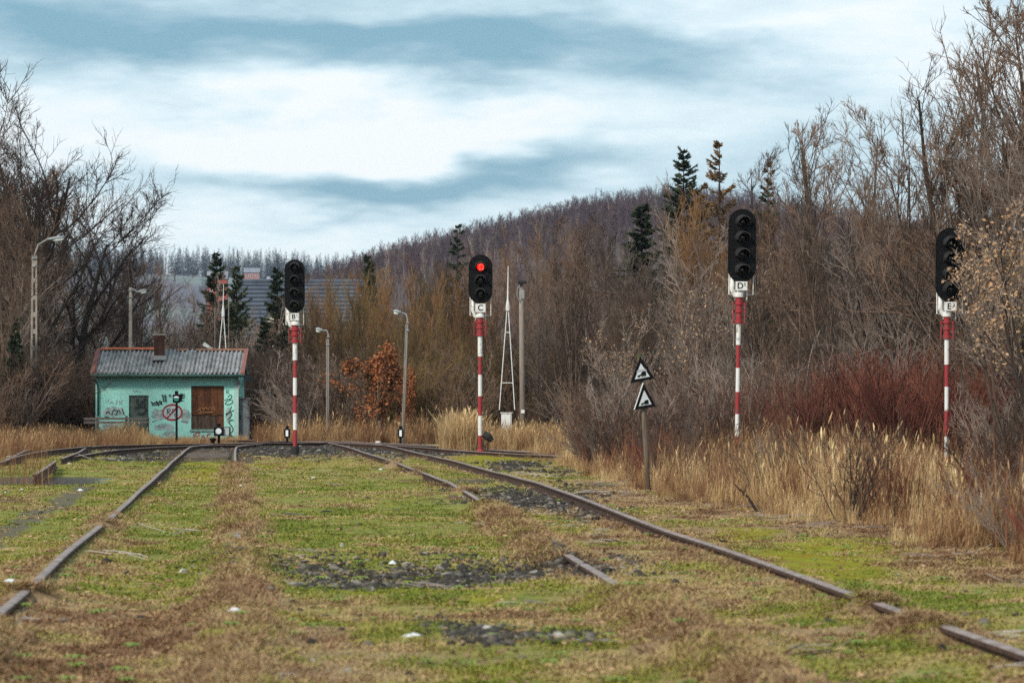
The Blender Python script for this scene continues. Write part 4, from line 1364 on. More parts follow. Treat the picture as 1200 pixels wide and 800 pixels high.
# --- right of the red-lit signal
stand(((588, 175, 300, 'multi0'), (612, 190, 285, 'tall0'), (640, 182, 262, 'multi2'), (664, 195, 250, 'tall1'), (690, 185, 242, 'multi0'), (715, 200, 250, 'tall2'), (735, 178, 275, 'multi3'), (760, 188, 285, 'multi1'), (600, 160, 345, 'multi1'), (640, 158, 330, 'multi3'), (675, 155, 320, 'multi2'), (705, 160, 305, 'tall3'), (740, 150, 325, 'multi0'), (780, 152, 300, 'multi2'), (575, 205, 290, 'orange0'), (650, 220, 262, 'orange1'), (700, 225, 255, 'multi1'), (815, 165, 260, 'multi0'), (800, 140, 330, 'multi3')),
      'bare_tree', 'brown bare trees between red-lit signal and signal D', 'bare trees mid right')
plant('spruce', 'spruce_tree', 801, 190, 176, label='tallest dark green spruce rising over the thicket', cat='tree', sx=0.95)
plant('spruce2', 'spruce_tree', 752, 195, 240, label='medium dark spruce left of the tallest spruce', cat='tree', sx=1.15)
plant('larch', 'larch_tree', 843, 185, 166, label='brown larch beside the tallest spruce', cat='tree', sx=0.9)
plant('larch', 'larch_tree', 822, 172, 215, label='lower brown larch in front of the tallest spruce', cat='tree', sx=1.0)
plant('orange0', 'broom_tree', 826, 166, 212, label='broad orange-brown bare tree in front of the two larches', cat='tree')
plant('orange1', 'broom_tree', 850, 160, 236, label='broad brown bare tree directly behind the head of signal D', cat='tree')
plant('thin_spruce', 'spruce_tree', 900, 205, 190, label='thin dark spruce behind the bare trees right of the D signal', cat='tree', sx=0.8)
plant('beech', 'beech_tree', 790, 118, 318, label='thin beech with pale tan leaves above the triangle signs', cat='tree', rot=1.0)
plant('beech', 'beech_tree', 735, 128, 355, label='thin beech with a few tan leaves left of the triangle signs', cat='tree', rot=3.0)
# --- right
stand(((885, 140, 170, 'tall0'), (925, 135, 200, 'tall1'), (955, 128, 122, 'tall2'), (985, 120, 135, 'tall3'), (1015, 130, 120, 'tall0'), (1045, 118, 165, 'tall1'), (1075, 110, 120, 'multi2'), (940, 110, 235, 'multi0'), (1000, 105, 220, 'multi3'), (1060, 104, 215, 'multi1'), (900, 112, 260, 'multi2'), (860, 130, 245, 'multi1'), (1100, 105, 60, 'tall2')),
      'bare_tree', 'tall bare trees between signals D and E', 'bare trees between the right signals')
plant('tall3', 'bare_tree', 1150, 102, -25, label='tallest reddish bare tree above the E signal', cat='tree', sx=1.25)
stand(((1190, 98, 10, 'tall1'), (1235, 88, -40, 'tall0'), (1178, 97, 130, 'multi2'), (1128, 100, 175, 'multi0'), (1235, 88, 120, 'multi3'), (1270, 84, 60, 'multi1'), (1310, 92, -40, 'tall2'), (1140, 108, 40, 'tall0'), (1180, 110, 60, 'multi2'), (1220, 104, 0, 'tall3')),
      'bare_tree', 'reddish bare trees at the right edge behind signal E', 'bare trees at the right edge')
plant('beech2', 'beech_tree', 1190, 79.5, 256, label='beech branch thick with tan leaves hanging before the E signal', cat='tree', rot=0.4, sx=0.9, lean=-0.13)
plant('beech2', 'beech_tree', 1240, 74, 235, label='tan-leaved beech at the right edge', cat='tree', rot=2.2, sx=1.2)

# ------------------------------------------------------------------ signals
def stadium(w, h, n=14):
    r = w / 2
    pts = [(r * math.cos(a), h / 2 - r + r * math.sin(a)) for a in np.linspace(0, math.pi, n)]
    pts += [(r * math.cos(a), -h / 2 + r + r * math.sin(a)) for a in np.linspace(math.pi, 2 * math.pi, n)]
    return pts


def disc(mb, cx, cz, y0, y1, r, n=20, mi=0):
    mb.prism([(cx + r * math.cos(2 * math.pi * k / n), cz + r * math.sin(2 * math.pi * k / n)) for k in range(n)], y0, y1, mi)


def letters(text, size, m, parent, loc, name='letter'):
    cu = bpy.data.curves.new('letters', 'FONT')
    cu.body = text
    cu.size = size
    cu.align_x = 'CENTER'; cu.align_y = 'CENTER'
    cu.extrude = 0.002
    cu.offset = size * 0.015
    t = bpy.data.objects.new('letters', cu)
    COL.objects.link(t)
    bpy.context.view_layer.update()
    me = bpy.data.meshes.new_from_object(t.evaluated_get(bpy.context.evaluated_depsgraph_get()))
    bpy.data.objects.remove(t)
    me.materials.clear(); me.materials.append(m)
    o = link(name, me, parent)
    o.rotation_euler = (math.radians(90), 0, 0)
    o.location = loc
    return o


red_lamp, nt, b = new_mat('red_lamp')
b.inputs['Base Color'].default_value = (0.6, 0.02, 0.01, 1)
b.inputs['Emission Strength'].default_value = 1.1
vo = N(nt, 'ShaderNodeTexVoronoi'); vo.inputs['Scale'].default_value = 22
tcn = N(nt, 'ShaderNodeTexCoord'); nt.links.new(tcn.outputs['Object'], vo.inputs[0])
nt.links.new(ramp_node(nt, vo.outputs['Distance'], [(0.1, (1.0, 0.10, 0.06)), (0.6, (0.75, 0.0, 0.0))]), b.inputs['Emission Color'])


def signal(px, py_base, Y, head, lamps, plate_y, collar, bands, text, lit=None, sup='', label='', lean=0.0, hood_side=0.0, worn=False, base_black=None, group='colour-light signals', px_head=None):
    """head = (px0, px1, py0, py1); lamps = rows; bands = rows where the paint changes, from the collar down"""
    s = Y / F
    x = X(px, Y)
    gz = ground_z(x, Y)
    root = tag(empty('railway_signal', (x, Y, gz), (0, lean, 0)), label, 'signal', group)
    zz = lambda py: Z(py, Y) - gz
    r0 = 3.0 * s
    ph = (head[0] + head[1]) / 2
    hx = X(ph, Y) - x - math.tan(lean) * zz((head[2] + head[3]) / 2)
    wpaint = M['white_worn'] if worn else M['white_paint']
    rpaint = M['red_worn'] if worn else M['red_paint']
    # mast
    top = zz(collar[1])
    mb = MB()
    ys = [collar[1]] + list(bands)
    for k in range(len(ys) - 1):
        za, zb = zz(ys[k]), zz(ys[k + 1])
        ra = r0 * 0.80 if k else r0 * 0.92
        mb.tube([(0, 0, zb), (0, 0, za)], [ra * 1.0, ra], 16, k % 2, caps=False)
    mast = mb.build('mast', [wpaint, rpaint], root, smooth=True)
    if base_black:
        mb = MB(); mb.tube([(0, 0, -0.1), (0, 0, zz(base_black) - .03), (0, 0, zz(base_black))], [r0 * 1.7, r0 * 1.7, r0 * 1.5], 12)
        mb.build('foot', mat('foot_black', (0.018, 0.018, 0.019), (0.03, 0.028, 0.026), 6, 0.8), root)
    else:
        mb = MB(); mb.tube([(0, 0, -0.1), (0, 0, 0.10), (0, 0, 0.16)], [r0 * 1.5, r0 * 1.5, r0 * 1.0], 12); mb.build('foot', rpaint, root)
    # collar: red sleeve with rings and a small cage
    mb = MB(); mb.tube([(0, 0, top), (0, 0, zz(collar[0]))], r0 * 1.18, 16); mb.build('sleeve', rpaint, root, smooth=False)
    cz0, cz1 = zz(collar[0]), zz(collar[1])
    for f, wd in ((0.25, 2.3), (0.55, 2.6), (0.95, 2.6)):
        z = cz0 + (cz1 - cz0) * f
        mb = MB(); mb.tube([(0, 0, z - .025), (0, 0, z + .025)], r0 * 1.55, 14)
        mb.box(-r0 * wd, r0 * wd, -0.02, 0.02, z - .018, z + .018)
        mb.build('clamp_ring', rpaint, root)
    for sx in (-1, 1):
        mb = MB(); u = sx * r0 * 2.35
        mb.tube([(u, -.06, cz0 + (cz1 - cz0) * .2), (u, -.06, cz1 + .03)], .016, 6)
        mb.build('cage_bar', rpaint, root)
    # white neck, letter plate and cable bracket
    p0, p1 = zz(plate_y[0]), zz(collar[0])
    mb = MB(); mb.tube([(0, 0, p1), (0, 0, p1 + .06), (hx * .5, 0, p1 + .10), (hx, 0, p0)], [r0 * 1.7, r0 * 1.7, r0 * 1.35, r0 * 1.3], 14)
    mb.build('neck', wpaint, root)
    pw = (head[1] - head[0]) * s * 0.21
    pl_top, pl_bot = zz(plate_y[0]), zz(plate_y[1])
    mb = MB(); mb.box(hx - pw, hx + pw, -0.13, -0.105, pl_bot, pl_top); plate = mb.build('letter_plate', M['white_paint'], root, bevel=0.01)
    hgt = pl_top - pl_bot
    letters(text, hgt * 0.95, M['black'], plate, (hx - (pw * .22 if sup else 0), -0.134, (pl_top + pl_bot) / 2))
    if sup:
        letters(sup, hgt * 0.45, M['black'], plate, (hx + pw * .55, -0.134, (pl_top + pl_bot) / 2 + hgt * .2))
    hw = (head[1] - head[0]) * s / 2
    hb = zz(head[3])
    for sx in (-1, 1):                                      # bent white pipe handles
        mb = MB()
        u = hx + sx * hw * 0.86
        v = hx + sx * hw * 0.42
        zt = hb + hw * 0.7
        zl = hb - 14 * s
        mb.tube([(u, .05, zt), (u, .05, zl), (v, .05, zl)], .013 if sx > 0 else .016, 6)
        mb.tube([(v, .05, hb + .05), (v, .05, zl - 6 * s)], .013, 6)
        mb.build('pipe_handle', wpaint, root)
    mb = MB(); u = hx - hw * .62
    mb.tube([(u, .02, hb + hw * .5), (u - .01, .02, hb - 8 * s), (u + .05, .02, hb - 15 * s), (hx - hw * .25, .02, hb - 18 * s)], [.05, .055, .05, .04], 8)
    mb.build('cable_box', wpaint, root, smooth=True)
    # head: dark plate with lamps and hoods
    zc, hh = (zz(head[2]) + zz(head[3])) / 2, zz(head[2]) - zz(head[3])
    mb = MB(); mb.prism([(hx + a, zc + b_) for a, b_ in stadium(2 * hw, hh)], -0.07, -0.03)
    mb.build('screen', M['black'], root, bevel=0.006)
    lz = [zz(v) for v in lamps]
    mb = MB(); mb.box(hx - hw * .55, hx + hw * .55, -0.028, 0.20, min(lz) - .16, max(lz) + .16); mb.build('housing', M['black'], root)
    lr = hw * 0.35
    for k, z in enumerate(lz):
        mb = MB(); disc(mb, hx, z, -0.085, -0.072, lr * 1.12, 22); ring = mb.build('lamp_ring', M['black'], root)
        mb = MB()
        vs, fs, n = [], [], 18
        for j, (q, yy) in enumerate(((.86, -0.088), (0.68, -0.100), (0.38, -0.110))):
            for i in range(n):
                a = 2 * math.pi * i / n
                vs.append((hx + lr * q * math.cos(a), yy, z + lr * q * math.sin(a)))
        for j in range(2):
            for i in range(n):
                i2 = (i + 1) % n
                fs.append((j * n + i, j * n + i2, (j + 1) * n + i2, (j + 1) * n + i))
        fs.append(tuple(2 * n + i for i in range(n)))
        mb.add(vs, fs)
        mb.build('lens', red_lamp if lit == k else M['lens_dark'], ring, smooth=True)
        # hood: half a tapering sleeve over the lens
        vs, fs, n = [], [], 14
        for (yy, q) in ((-0.075, 1.28), (-0.36, 1.12)):
            for off in (0.0, 0.022):
                for i in range(n + 1):
                    a = math.radians(-15) + math.radians(210) * i / n
                    lift = 0.0 if yy > -0.1 else -0.02
                    cut = 0.0 if yy > -0.1 else 0.16 * max(0.0, -math.sin(a) * 1.0 + 0.35)
                    vs.append((hx + hood_side * (-yy - .075) + (lr * q + off) * math.cos(a), yy + cut, z + lift + (lr * q + off) * math.sin(a)))
        m1 = n + 1
        for i in range(n):
            A, B, C, D = i, m1 + i, 2 * m1 + i, 3 * m1 + i
            fs += [(A, A + 1, C + 1, C), (B + 1, B, D, D + 1), (C, C + 1, D + 1, D), (A + 1, A, B, B + 1)]
        mb = MB(); mb.add(vs, fs)
        mb.build('hood', M['hood'], ring, smooth=False)
    return root


signal(345.7, 533, 114.5, (333.5, 357.3, 304, 366.5), (313, 328, 343, 357.5), (367, 375.5), (381, 401.5), (422, 442.5, 463, 484, 503.5, 532.5),
       'B', sup='1', label='four-lamp signal on a red and white mast with a black foot', base_black=522.5, worn=True)
signal(562.6, 532, 116.5, (549, 577.2, 298.3, 355.5), (313, 328.3, 344), (356, 366), (372, 393.5), (417.5, 439, 464, 487, 510, 533),
       'C', lit=0, label='three-lamp signal C showing a red light', worn=True)
signal(863, 552, 85.0, (853, 885.8, 244.8, 331), (260, 278.5, 298, 316.5), (330, 340.5), (348, 379), (404, 431, 459, 485, 511, 528, 545, 556),
       'D', sup='2', label='four-lamp unlit signal D beside the triangle signs', lean=math.radians(0.9), hood_side=0.16, worn=True)
signal(1109, 552, 85.0, (1096, 1130.5, 267, 353.5), (285, 303, 321, 339), (354, 364.5), (371, 397), (427, 453, 481, 511, 537, 556),
       'E', sup='2', label='four-lamp signal E half hidden behind tan leaves at the right edge', lean=math.radians(0.2), hood_side=0.10, worn=True)


# ------------------------------------------------------------------ triangle signs on a leaning post
SY = F * EYE / (577 - HZ)
def signs():
    Y = SY
    s = Y / F
    xb, xt = X(760.5, Y), X(749.5, Y)
    gz = ground_z(xb, Y)
    top = Z(415.5, Y) - gz
    post = tag(empty('sign_post', (xb, Y, gz)), 'leaning wooden post that carries two triangle signs', 'post')
    mb = MB()
    mb.tube([(0, .06, -.1), ((xt - xb) * .35, .06, top * .35), ((xt - xb) * .7, .06, top * .72), (xt - xb, .06, top)], [.046, .043, .040, .036], 8)
    mb.build('shaft', M['wood_post'], post, smooth=True)
    mb = MB(); mb.tube([(xt - xb, .06, top - .06), (xt - xb, .06, top + .012)], .0385, 8); mb.build('mossy_tip', mat('post_moss', (0.085, 0.11, 0.03), (0.06, 0.06, 0.03), 20), post)

    def tri(corners, label, yaw, extra):
        c = np.array([[X(a, Y), Z(b_, Y)] for a, b_ in corners])
        ctr = c.mean(0)
        o = tag(empty('triangle_sign', (ctr[0], Y - .005, ctr[1]), (0, 0, yaw)), label, 'sign', 'triangle signs on the leaning post')
        q = (c - ctr)
        ap, bl, br = q
        # order so that faces look at the camera
        mb = MB(); mb.prism([tuple(bl), tuple(br), tuple(ap)], -.014, .0); mb.build('plate', M['black'], o)
        inner = [tuple(v * 0.60 + np.array([0, -0.004])) for v in (bl, br, ap)]
        mb = MB(); mb.prism(inner, -.017, -.0145); mb.build('white_field', M['sign_white'], o)
        # small locomotive silhouette
        e1 = (br - bl); L_ = np.linalg.norm(e1); e1 = e1 / L_; e2 = np.array([-e1[1], e1[0]])
        mid = (bl + br) / 2 + e2 * L_ * 0.17 + e1 * L_ * 0.02
        W_ = L_ * 0.34
        rs = lambda u, v: tuple(mid + e1 * u * W_ + e2 * v * W_)
        shapes = [[(-.10, .12), (.5, .12), (.5, .52), (.36, .58), (.1, .55), (-.10, .42)], [(-.5, .06), (-.12, .10), (-.12, .30), (-.34, .26), (-.48, .18)], [(-.56, .02), (-.44, .02), (-.44, .24), (-.56, .20)]]
        for cx in (-.36, -.02, .18, .38):
            shapes.append([(cx + .085 * math.cos(2 * math.pi * k / 12), .06 + .085 * math.sin(2 * math.pi * k / 12)) for k in range(12)])
        for i, sh in enumerate(shapes):
            mb = MB(); mb.prism([rs(u, v) for u, v in sh], -.0195 - .0003 * i, -.0175); mb.build('locomotive_print', M['black'], o)
        if extra:
            a_, b_, d_ = ap * .60, bl * .60, br * .60
            p = lambda f, g: tuple((a_ * (1 - f) + (b_ * (1 - g) + d_ * g) * f) + np.array([0, -0.004]))
            gr = mat('scraped_paint', (0.42, 0.44, 0.46), (0.30, 0.30, 0.33), 20)
            mb = MB(); mb.prism([p(.56, -.14), p(.58, 1.12), p(.44, 1.12), p(.42, -.1)], -.0192, -.0176); mb.build('bent_strip', gr, o)
        return o

    tri([(750, 417.5), (738.3, 449), (767.6, 443.5)], 'upper triangle sign with black border, scraped across its top', math.radians(4), True)
    t2 = tri([(754, 449), (743.2, 480.2), (769, 476.2)], 'lower triangle sign with black border and its lit left edge painted white', math.radians(12), False)
    q = [Vector((X(753.4, Y), Y - .02, Z(448.5, Y))), Vector((X(742.6, Y), Y - .02, Z(480, Y)))]
    mb = MB(); mb.tube([v - Vector(t2.location) for v in q], .010, 6)
    mb.build('painted_lit_edge', M['white_paint'], t2)  # white rod paints in the light caught by this edge


signs()


# ------------------------------------------------------------------ lamp posts, masts, poles
def street_lamp(px_top, px_base, py_top, Y, head, label, post_mat, r=0.06, double=False, lattice=False, group='lamp posts', long_head=False):
    """head = (px, py) of the lamp's outer end"""
    xb, xt = X(px_base, Y), X(px_top, Y)
    gz = ground_z(xb, Y)
    top = Z(py_top, Y) - gz
    dx = xt - xb
    o = tag(empty('lamp_post', (xb, Y, gz)), label, 'lamp post', group)
    if lattice:                                             # concrete ladder post: two legs and rungs
        for sx in (-1, 1):
            mb = MB(); mb.tube([(sx * r * 1.5, 0, -.2), (dx + sx * r * 0.9, 0, top)], [r * .75, r * .6], 4); mb.build('leg', post_mat, o)
        n = int(top / 0.62)
        for k in range(n):
            f = (k + .5) / n
            mb = MB(); ww = r * (1.5 - .6 * f); mb.box(dx * f - ww, dx * f + ww, -.03, .03, top * f - .09, top * f + .09); mb.build('rung', post_mat, o)
    else:
        mb = MB(); mb.tube([(0, 0, -.2), (dx * .5, 0, top * .5), (dx, 0, top)], [r * 1.15, r, r * .8], 10); mb.build('pole', post_mat, o, smooth=True)
        if double:
            mb = MB(); mb.tube([(-r * 1.6, -.03, -.2), (dx - r * 1.6, -.03, top - .2)], r * .45, 6); mb.build('cable_pipe', M['galv'], o)
    hx, hz = X(head[0], Y) - xb, Z(head[1], Y) - gz
    sgn = 1 if hx > dx else -1
    L_ = abs(hx - dx)
    knee = (dx + sgn * L_ * .12, 0, top + (hz - top) * .55 + .02)
    fr_ = (dx + sgn * L_ * .42, 0, hz - (0.10 if long_head else .03) - .05)
    mb = MB(); mb.tube([(dx, 0, top - .5), (dx, 0, top), knee, fr_], .030, 8); mb.build('arm', M['galv'], o)
    for z in (top - .12, top - .42):
        mb = MB(); mb.box(dx - r * 1.3, dx + r * 1.3, -.09, .09, z - .02, z + .02); mb.build('clamp', M['galv'], o)
    # luminaire: tapered housing with a pale bowl beneath
    a, b_ = Vector(fr_), Vector((hx, 0, hz))
    d = (b_ - a)
    mb = MB(); mb.tube([a - d * .05, a + d * .2, a + d * .7, b_], [.03, .065, .08, .035], 10); hd = mb.build('lamp_head', M['galv'], o, smooth=True)
    mb = MB(); dn = Vector((0, 0, -.06)); mb.tube([a + d * .32 + dn, a + d * .5 + dn * 1.25, a + d * .82 + dn * 1.2, a + d * .95 + dn], [.025, .06, .065, .025], 10); mb.build('lamp_bowl', M['lamp_glass'], hd, smooth=True)
    return o


street_lamp(384.6, 385, 391, 150, (370, 385), 'short slim lamp post with double pipe, just right of the four-lamp signal', M['wood_pole'], .04, double=True)
street_lamp(477.6, 472.5, 374, 146, (461, 364), 'leaning slim lamp post rising behind the rust-leaved oak', M['wood_pole'], .04, double=True)
street_lamp(40.5, 39, 299, 147, (76, 278), 'tall concrete lattice lamp post left of the hut with a white lamp', M['concrete'], .075, lattice=True)
street_lamp(153, 152.5, 337, 166, (172, 340), 'straight concrete lamp post rising behind the hut roof', M['concrete'], .085)
street_lamp(1139, 1146, 196, 101, (1090, 182), 'old lamp on a wooden pole among twigs above the E signal', M['wood_post'], .085)

# wooden pole with a square flood lamp right of signal C
PY_ = 132.0
o = tag(empty('flood_lamp_pole', (X(613, PY_), PY_, 0)), 'weathered wooden pole with a small dark flood lamp beside the white mast', 'lamp post')
zt = Z(333, PY_)
mb = MB(); mb.tube([(0, 0, -.2), (-.04, 0, zt * .5), (X(610.6, PY_) - X(613, PY_), 0, zt)], [.105, .095, .075], 10); mb.build('pole', M['wood_pole'], o, smooth=True)
ux = X(611, PY_) - X(613, PY_)
mb = MB(); mb.box(ux - .12, ux + .17, -.2, .1, zt + .01, zt + .12); mb.build('lamp_box', M['hood'], o, bevel=.02)
mb = MB(); mb.tube([(ux - .02, -.1, zt), (ux - .14, -.1, zt - .15), (ux - .15, -.1, zt - .40), (ux - .05, -.08, zt - .62), (ux, -.08, zt - .5)], .018, 6); mb.build('cable', M['galv'], o)
mb = MB(); mb.box(ux - .02, ux + .10, -.12, -.08, zt - .5, zt - .2); mb.build('junction_box', M['galv'], o)
mb = MB(); mb.box(-.07, .05, -.13, -.10, Z(484, PY_), Z(480, PY_)); mb.build('number_plate', M['white_paint'], o)


def a_mast(Y, top, knot, feet, py_foot, bars, label, r=.017):
    """white A-frame mast with a whip"""
    xc = X(top[0], Y)
    gz = ground_z(xc, Y)
    o = tag(empty('white_mast', (xc, Y, gz)), label, 'mast', 'white A-frame masts')
    z = lambda py: Z(py, Y) - gz
    kx = X(knot[0], Y) - xc
    mb = MB(); mb.tube([(kx, 0, z(knot[1] + 3)), (0, 0, z(top[1]))], [.030, .012], 8); mb.build('whip', M['white_paint'], o)
    mb = MB(); mb.tube([(kx, 0, z(knot[1] + 13)), (kx, 0, z(knot[1] + 9)), (kx, 0, z(knot[1]))], [.075, .075, .035], 8); mb.build('socket', M['white_paint'], o)
    ex = []
    for k, f in enumerate(feet):
        fx = X(f, Y) - xc
        sl = (fx - kx) / (z(py_foot) - z(knot[1] + 10))
        gx_ = kx + sl * (0 - z(knot[1] + 10))
        ex.append((fx, sl))
        mb = MB(); mb.tube([(gx_, 0, -.1), (fx, 0, z(py_foot))], r * 1.05, 8); mb.build('foot', M['black'], o)
        mb = MB(); mb.tube([(fx, 0, z(py_foot)), (kx + (.02 if k else -.02), 0, z(knot[1] + 10))], r, 8); mb.build('leg', M['white_paint'], o)
    for py in bars:
        xs = [kx + sl * (z(py) - z(knot[1] + 10)) for fx, sl in ex]
        mb = MB(); mb.tube([(xs[0], 0, z(py)), (xs[1], 0, z(py))], r * .8, 6); mb.build('crossbar', M['white_paint'], o)
    return o


a_mast(128, (595.5, 312), (595, 351), (585.2, 603.2), 480, (389.5, 448.5), 'white A-frame mast with a whip right of the red-lit signal')
a_mast(170, (262, 333), (261.5, 358), (256, 265.5), 420, (), 'white A-frame mast rising behind the right half of the hut roof', .026)
for px, top, lb in ((251.8, 362, 'thin bare pole on the left of the mast behind the hut roof'), (268, 348, 'thin bare pole on the right of the mast behind the hut roof')):
    mb = MB(); mb.tube([(0, 0, -.2), (0, 0, Z(top, 172))], [.04, .025], 7)
    o = mb.build('pole', M['wood_pole']); o.location = (X(px, 172), 172, 0)
    tag(o, lb, 'pole')
# flood lamp poking over the hut's ridge
o = tag(empty('flood_lamp', (X(245, 168), 168, 0)), 'small tilted white flood lamp peeping over the hut ridge', 'lamp')
mb = MB(); mb.tube([(.1, 0, -.1), (.1, 0, Z(408, 168))], .035, 8); mb.build('pole', M['galv'], o)
mb = MB(); mb.tube([(.12, 0, Z(408.5, 168)), (-.22, 0, Z(403, 168))], [.05, .12], 4); mb.build('lamp_head', M['white_paint'], o)
mb = MB(); mb.tube([(-.23, 0, Z(402.8, 168)), (-.25, 0, Z(402.5, 168))], [.10, .10], 4); mb.build('lamp_glass', M['lamp_glass'], o)
# service wire from the hut to the first trees
mb = MB()
pts = [(X(285, 159.8) + (X(350, 175) - X(285, 159.8)) * t, 159.8 + 15 * t, Z(455, 160) * (1 - t) + Z(452, 175) * t - .35 * 4 * t * (1 - t) * .4) for t in np.linspace(0, 1, 9)]
mb.tube(pts, .016, 5)
tag(mb.build('service_wire', M['galv']), 'thin grey wire sagging from the hut corner to the brush', 'wire')


# ------------------------------------------------------------------ point lanterns
def lantern(px, Y, py_top, py_base, kind, label):
    x = X(px, Y)
    gz = ground_z(x, Y)
    s = Y / F
    z = lambda py: Z(py, Y) - gz
    o = tag(empty('point_lantern', (x, Y, gz)), label, 'lantern', 'railway point lanterns')
    if kind == 'tall':
        mb = MB(); mb.tube([(0, 0, -.05), (0, 0, z(471))], .045, 8); mb.build('post', M['black'], o)
        w, h0, h1 = 4.3 * s, z(471.5), z(462)
        mb = MB(); mb.prism([(-w, h0 + .04), (-w * .8, h0 - .02), (w * .8, h0 - .02), (w, h0 + .04), (w, h1), (-w, h1)], -.14, .14); body = mb.build('housing', M['black'], o)
        mb = MB(); mb.box(-w * .42, w * .42, -.08, .08, h1, z(458)); mb.build('chimney', M['black'], o)
        mb = MB(); mb.box(w + .002, w + .06, -.03, .03, h0 + .05, h1 + .03); mb.build('ear', M['black'], o)
        zc = (h0 + h1) / 2
        for sg, m_ in ((1, M['milk_glass']), (-1, M['green_glass'])):
            a0 = (0.18 * math.pi, 0.82 * math.pi)
            pts = [(w * .82 * math.cos(a), zc + sg * (.02 + w * .78 * (math.sin(a) - .35))) for a in np.linspace(0.12 * math.pi, 0.88 * math.pi, 12)]
            mb = MB(); mb.prism(pts if sg > 0 else pts[::-1], -.155, -.142); mb.build('glass', m_, body)
    elif kind == 'round':
        mb = MB(); mb.tube([(0, 0, -.05), (0, 0, z(510))], .055, 8); mb.build('post', M['black'], o)
        w = 5.6 * s
        mb = MB(); mb.box(-w, w, -.16, .16, z(510.5), z(500.5)); body = mb.build('housing', M['black'], o, bevel=.02)
        mb = MB(); mb.tube([(0, 0, z(500.5)), (0, 0, z(499)), (0, 0, z(498)), (0, 0, z(496))], [.10, .06, .075, .075], 10); mb.build('chimney', M['black'], o)
        mb = MB(); disc(mb, 0, z(505), -.185, -.165, 3.5 * s, 22); mb.build('glass', M['milk_glass'], body)
        a, b_ = w + .01, w + 6.6 * s
        mb = MB()
        mb.box(a, b_, -.06, -.02, z(510.5), z(509.7)); mb.box(a, b_, -.06, -.02, z(500.8), z(500)); mb.box(b_, b_ + .05, -.06, -.02, z(510.5), z(500))
        mb.build('side_frame', M['black'], o)
        for k in range(3):
            u0 = a + (b_ - a) * (k + .08) / 3; u1 = a + (b_ - a) * (k + .92) / 3
            mb = MB(); mb.box(u0, u1, -.05, -.03, z(509.6), z(501)); mb.build('side_pane', mat('side_pane', (0.50, 0.50, 0.50), (0.36, 0.35, 0.35), 8), o)
    else:
        mb = MB(); mb.tube([(0, 0, -.05), (0, 0, z(512))], .045, 8); mb.build('post', M['black'], o)
        w = 3.5 * s
        mb = MB(); mb.prism([(-w * .75, z(513)), (w * .75, z(513)), (w, z(510.5)), (w, z(503)), (-w, z(503)), (-w, z(510.5))], -.12, .12); body = mb.build('housing', M['black'], o)
        mb = MB(); mb.tube([(0, 0, z(503)), (0, 0, z(501.6)), (0, 0, z(501.4)), (0, 0, z(499))], [w * .8, .06, w * .55, w * .55], 10); mb.build('chimney', M['black'], o)
        mb = MB(); mb.box(-w * .42, w * .42, -.14, -.125, z(511), z(503.8)); mb.build('glass', M['milk_glass'], body)
    return o


lantern(207, 146, 458, 521, 'tall', 'tall black point lantern with white over green glass before the hut')
lantern(256.5, 148, 496, 519, 'round', 'black point lantern with a round white glass below the boarded window')
lantern(336.5, 144, 499, 519, 'slim', 'small black point lantern with a white strip beside the four-lamp signal')
lantern(469.5, 142, 500, 520, 'slim', 'small black point lantern with a white strip between the two nearest lamp posts and rails')
# lever stump
x, y, _ = (X(249.5, 147), 147, 0)
mb = MB(); mb.tube([(0, 0, -.05), (0, 0, .12), (0, 0, .13), (0, 0, .22), (0, 0, .25)], [.07, .07, .11, .13, .09], 10)
o = mb.build('lever_box', M['black']); o.location = (x, y, ground_z(x, y) + .02); tag(o, 'squat black lever box left of the round white lantern', 'box')
# pale switch box in the reeds
bxY = 126.0
o = tag(empty('switch_box', (X(593.5, bxY), bxY, 0)), 'peeling white switch box half hidden in reeds below the white mast', 'box')
mb = MB(); mb.box(-.17, .17, 0, .3, -.05, Z(484, bxY)); mb.build('body', M['white_worn'], o, bevel=.01)
mb = MB(); mb.box(-.20, .20, -.03, .33, Z(484, bxY), Z(483, bxY)); mb.build('lid', M['white_worn'], o)
mb = MB(); mb.box(-.13, .13, -.018, -.003, .25, Z(485.5, bxY)); mb.build('door', M['white_worn'], o)
# dark horn box beside the red-lit signal's foot
x, y = X(571.5, 117.5), 117.5
o = tag(empty('trackside_box', (x, y, 0)), 'small grey tilted box at the foot of the red-lit signal', 'box')
mb = MB(); mb.tube([(0, 0, -.05), (0, 0, .45)], .03, 6); mb.build('stake', M['rust'], o)
mb = MB(); mb.tube([(-.13, 0, .62), (.02, 0, .52), (.14, 0, .40)], [.10, .13, .07], 6); mb.build('casing', M['hood'], o)

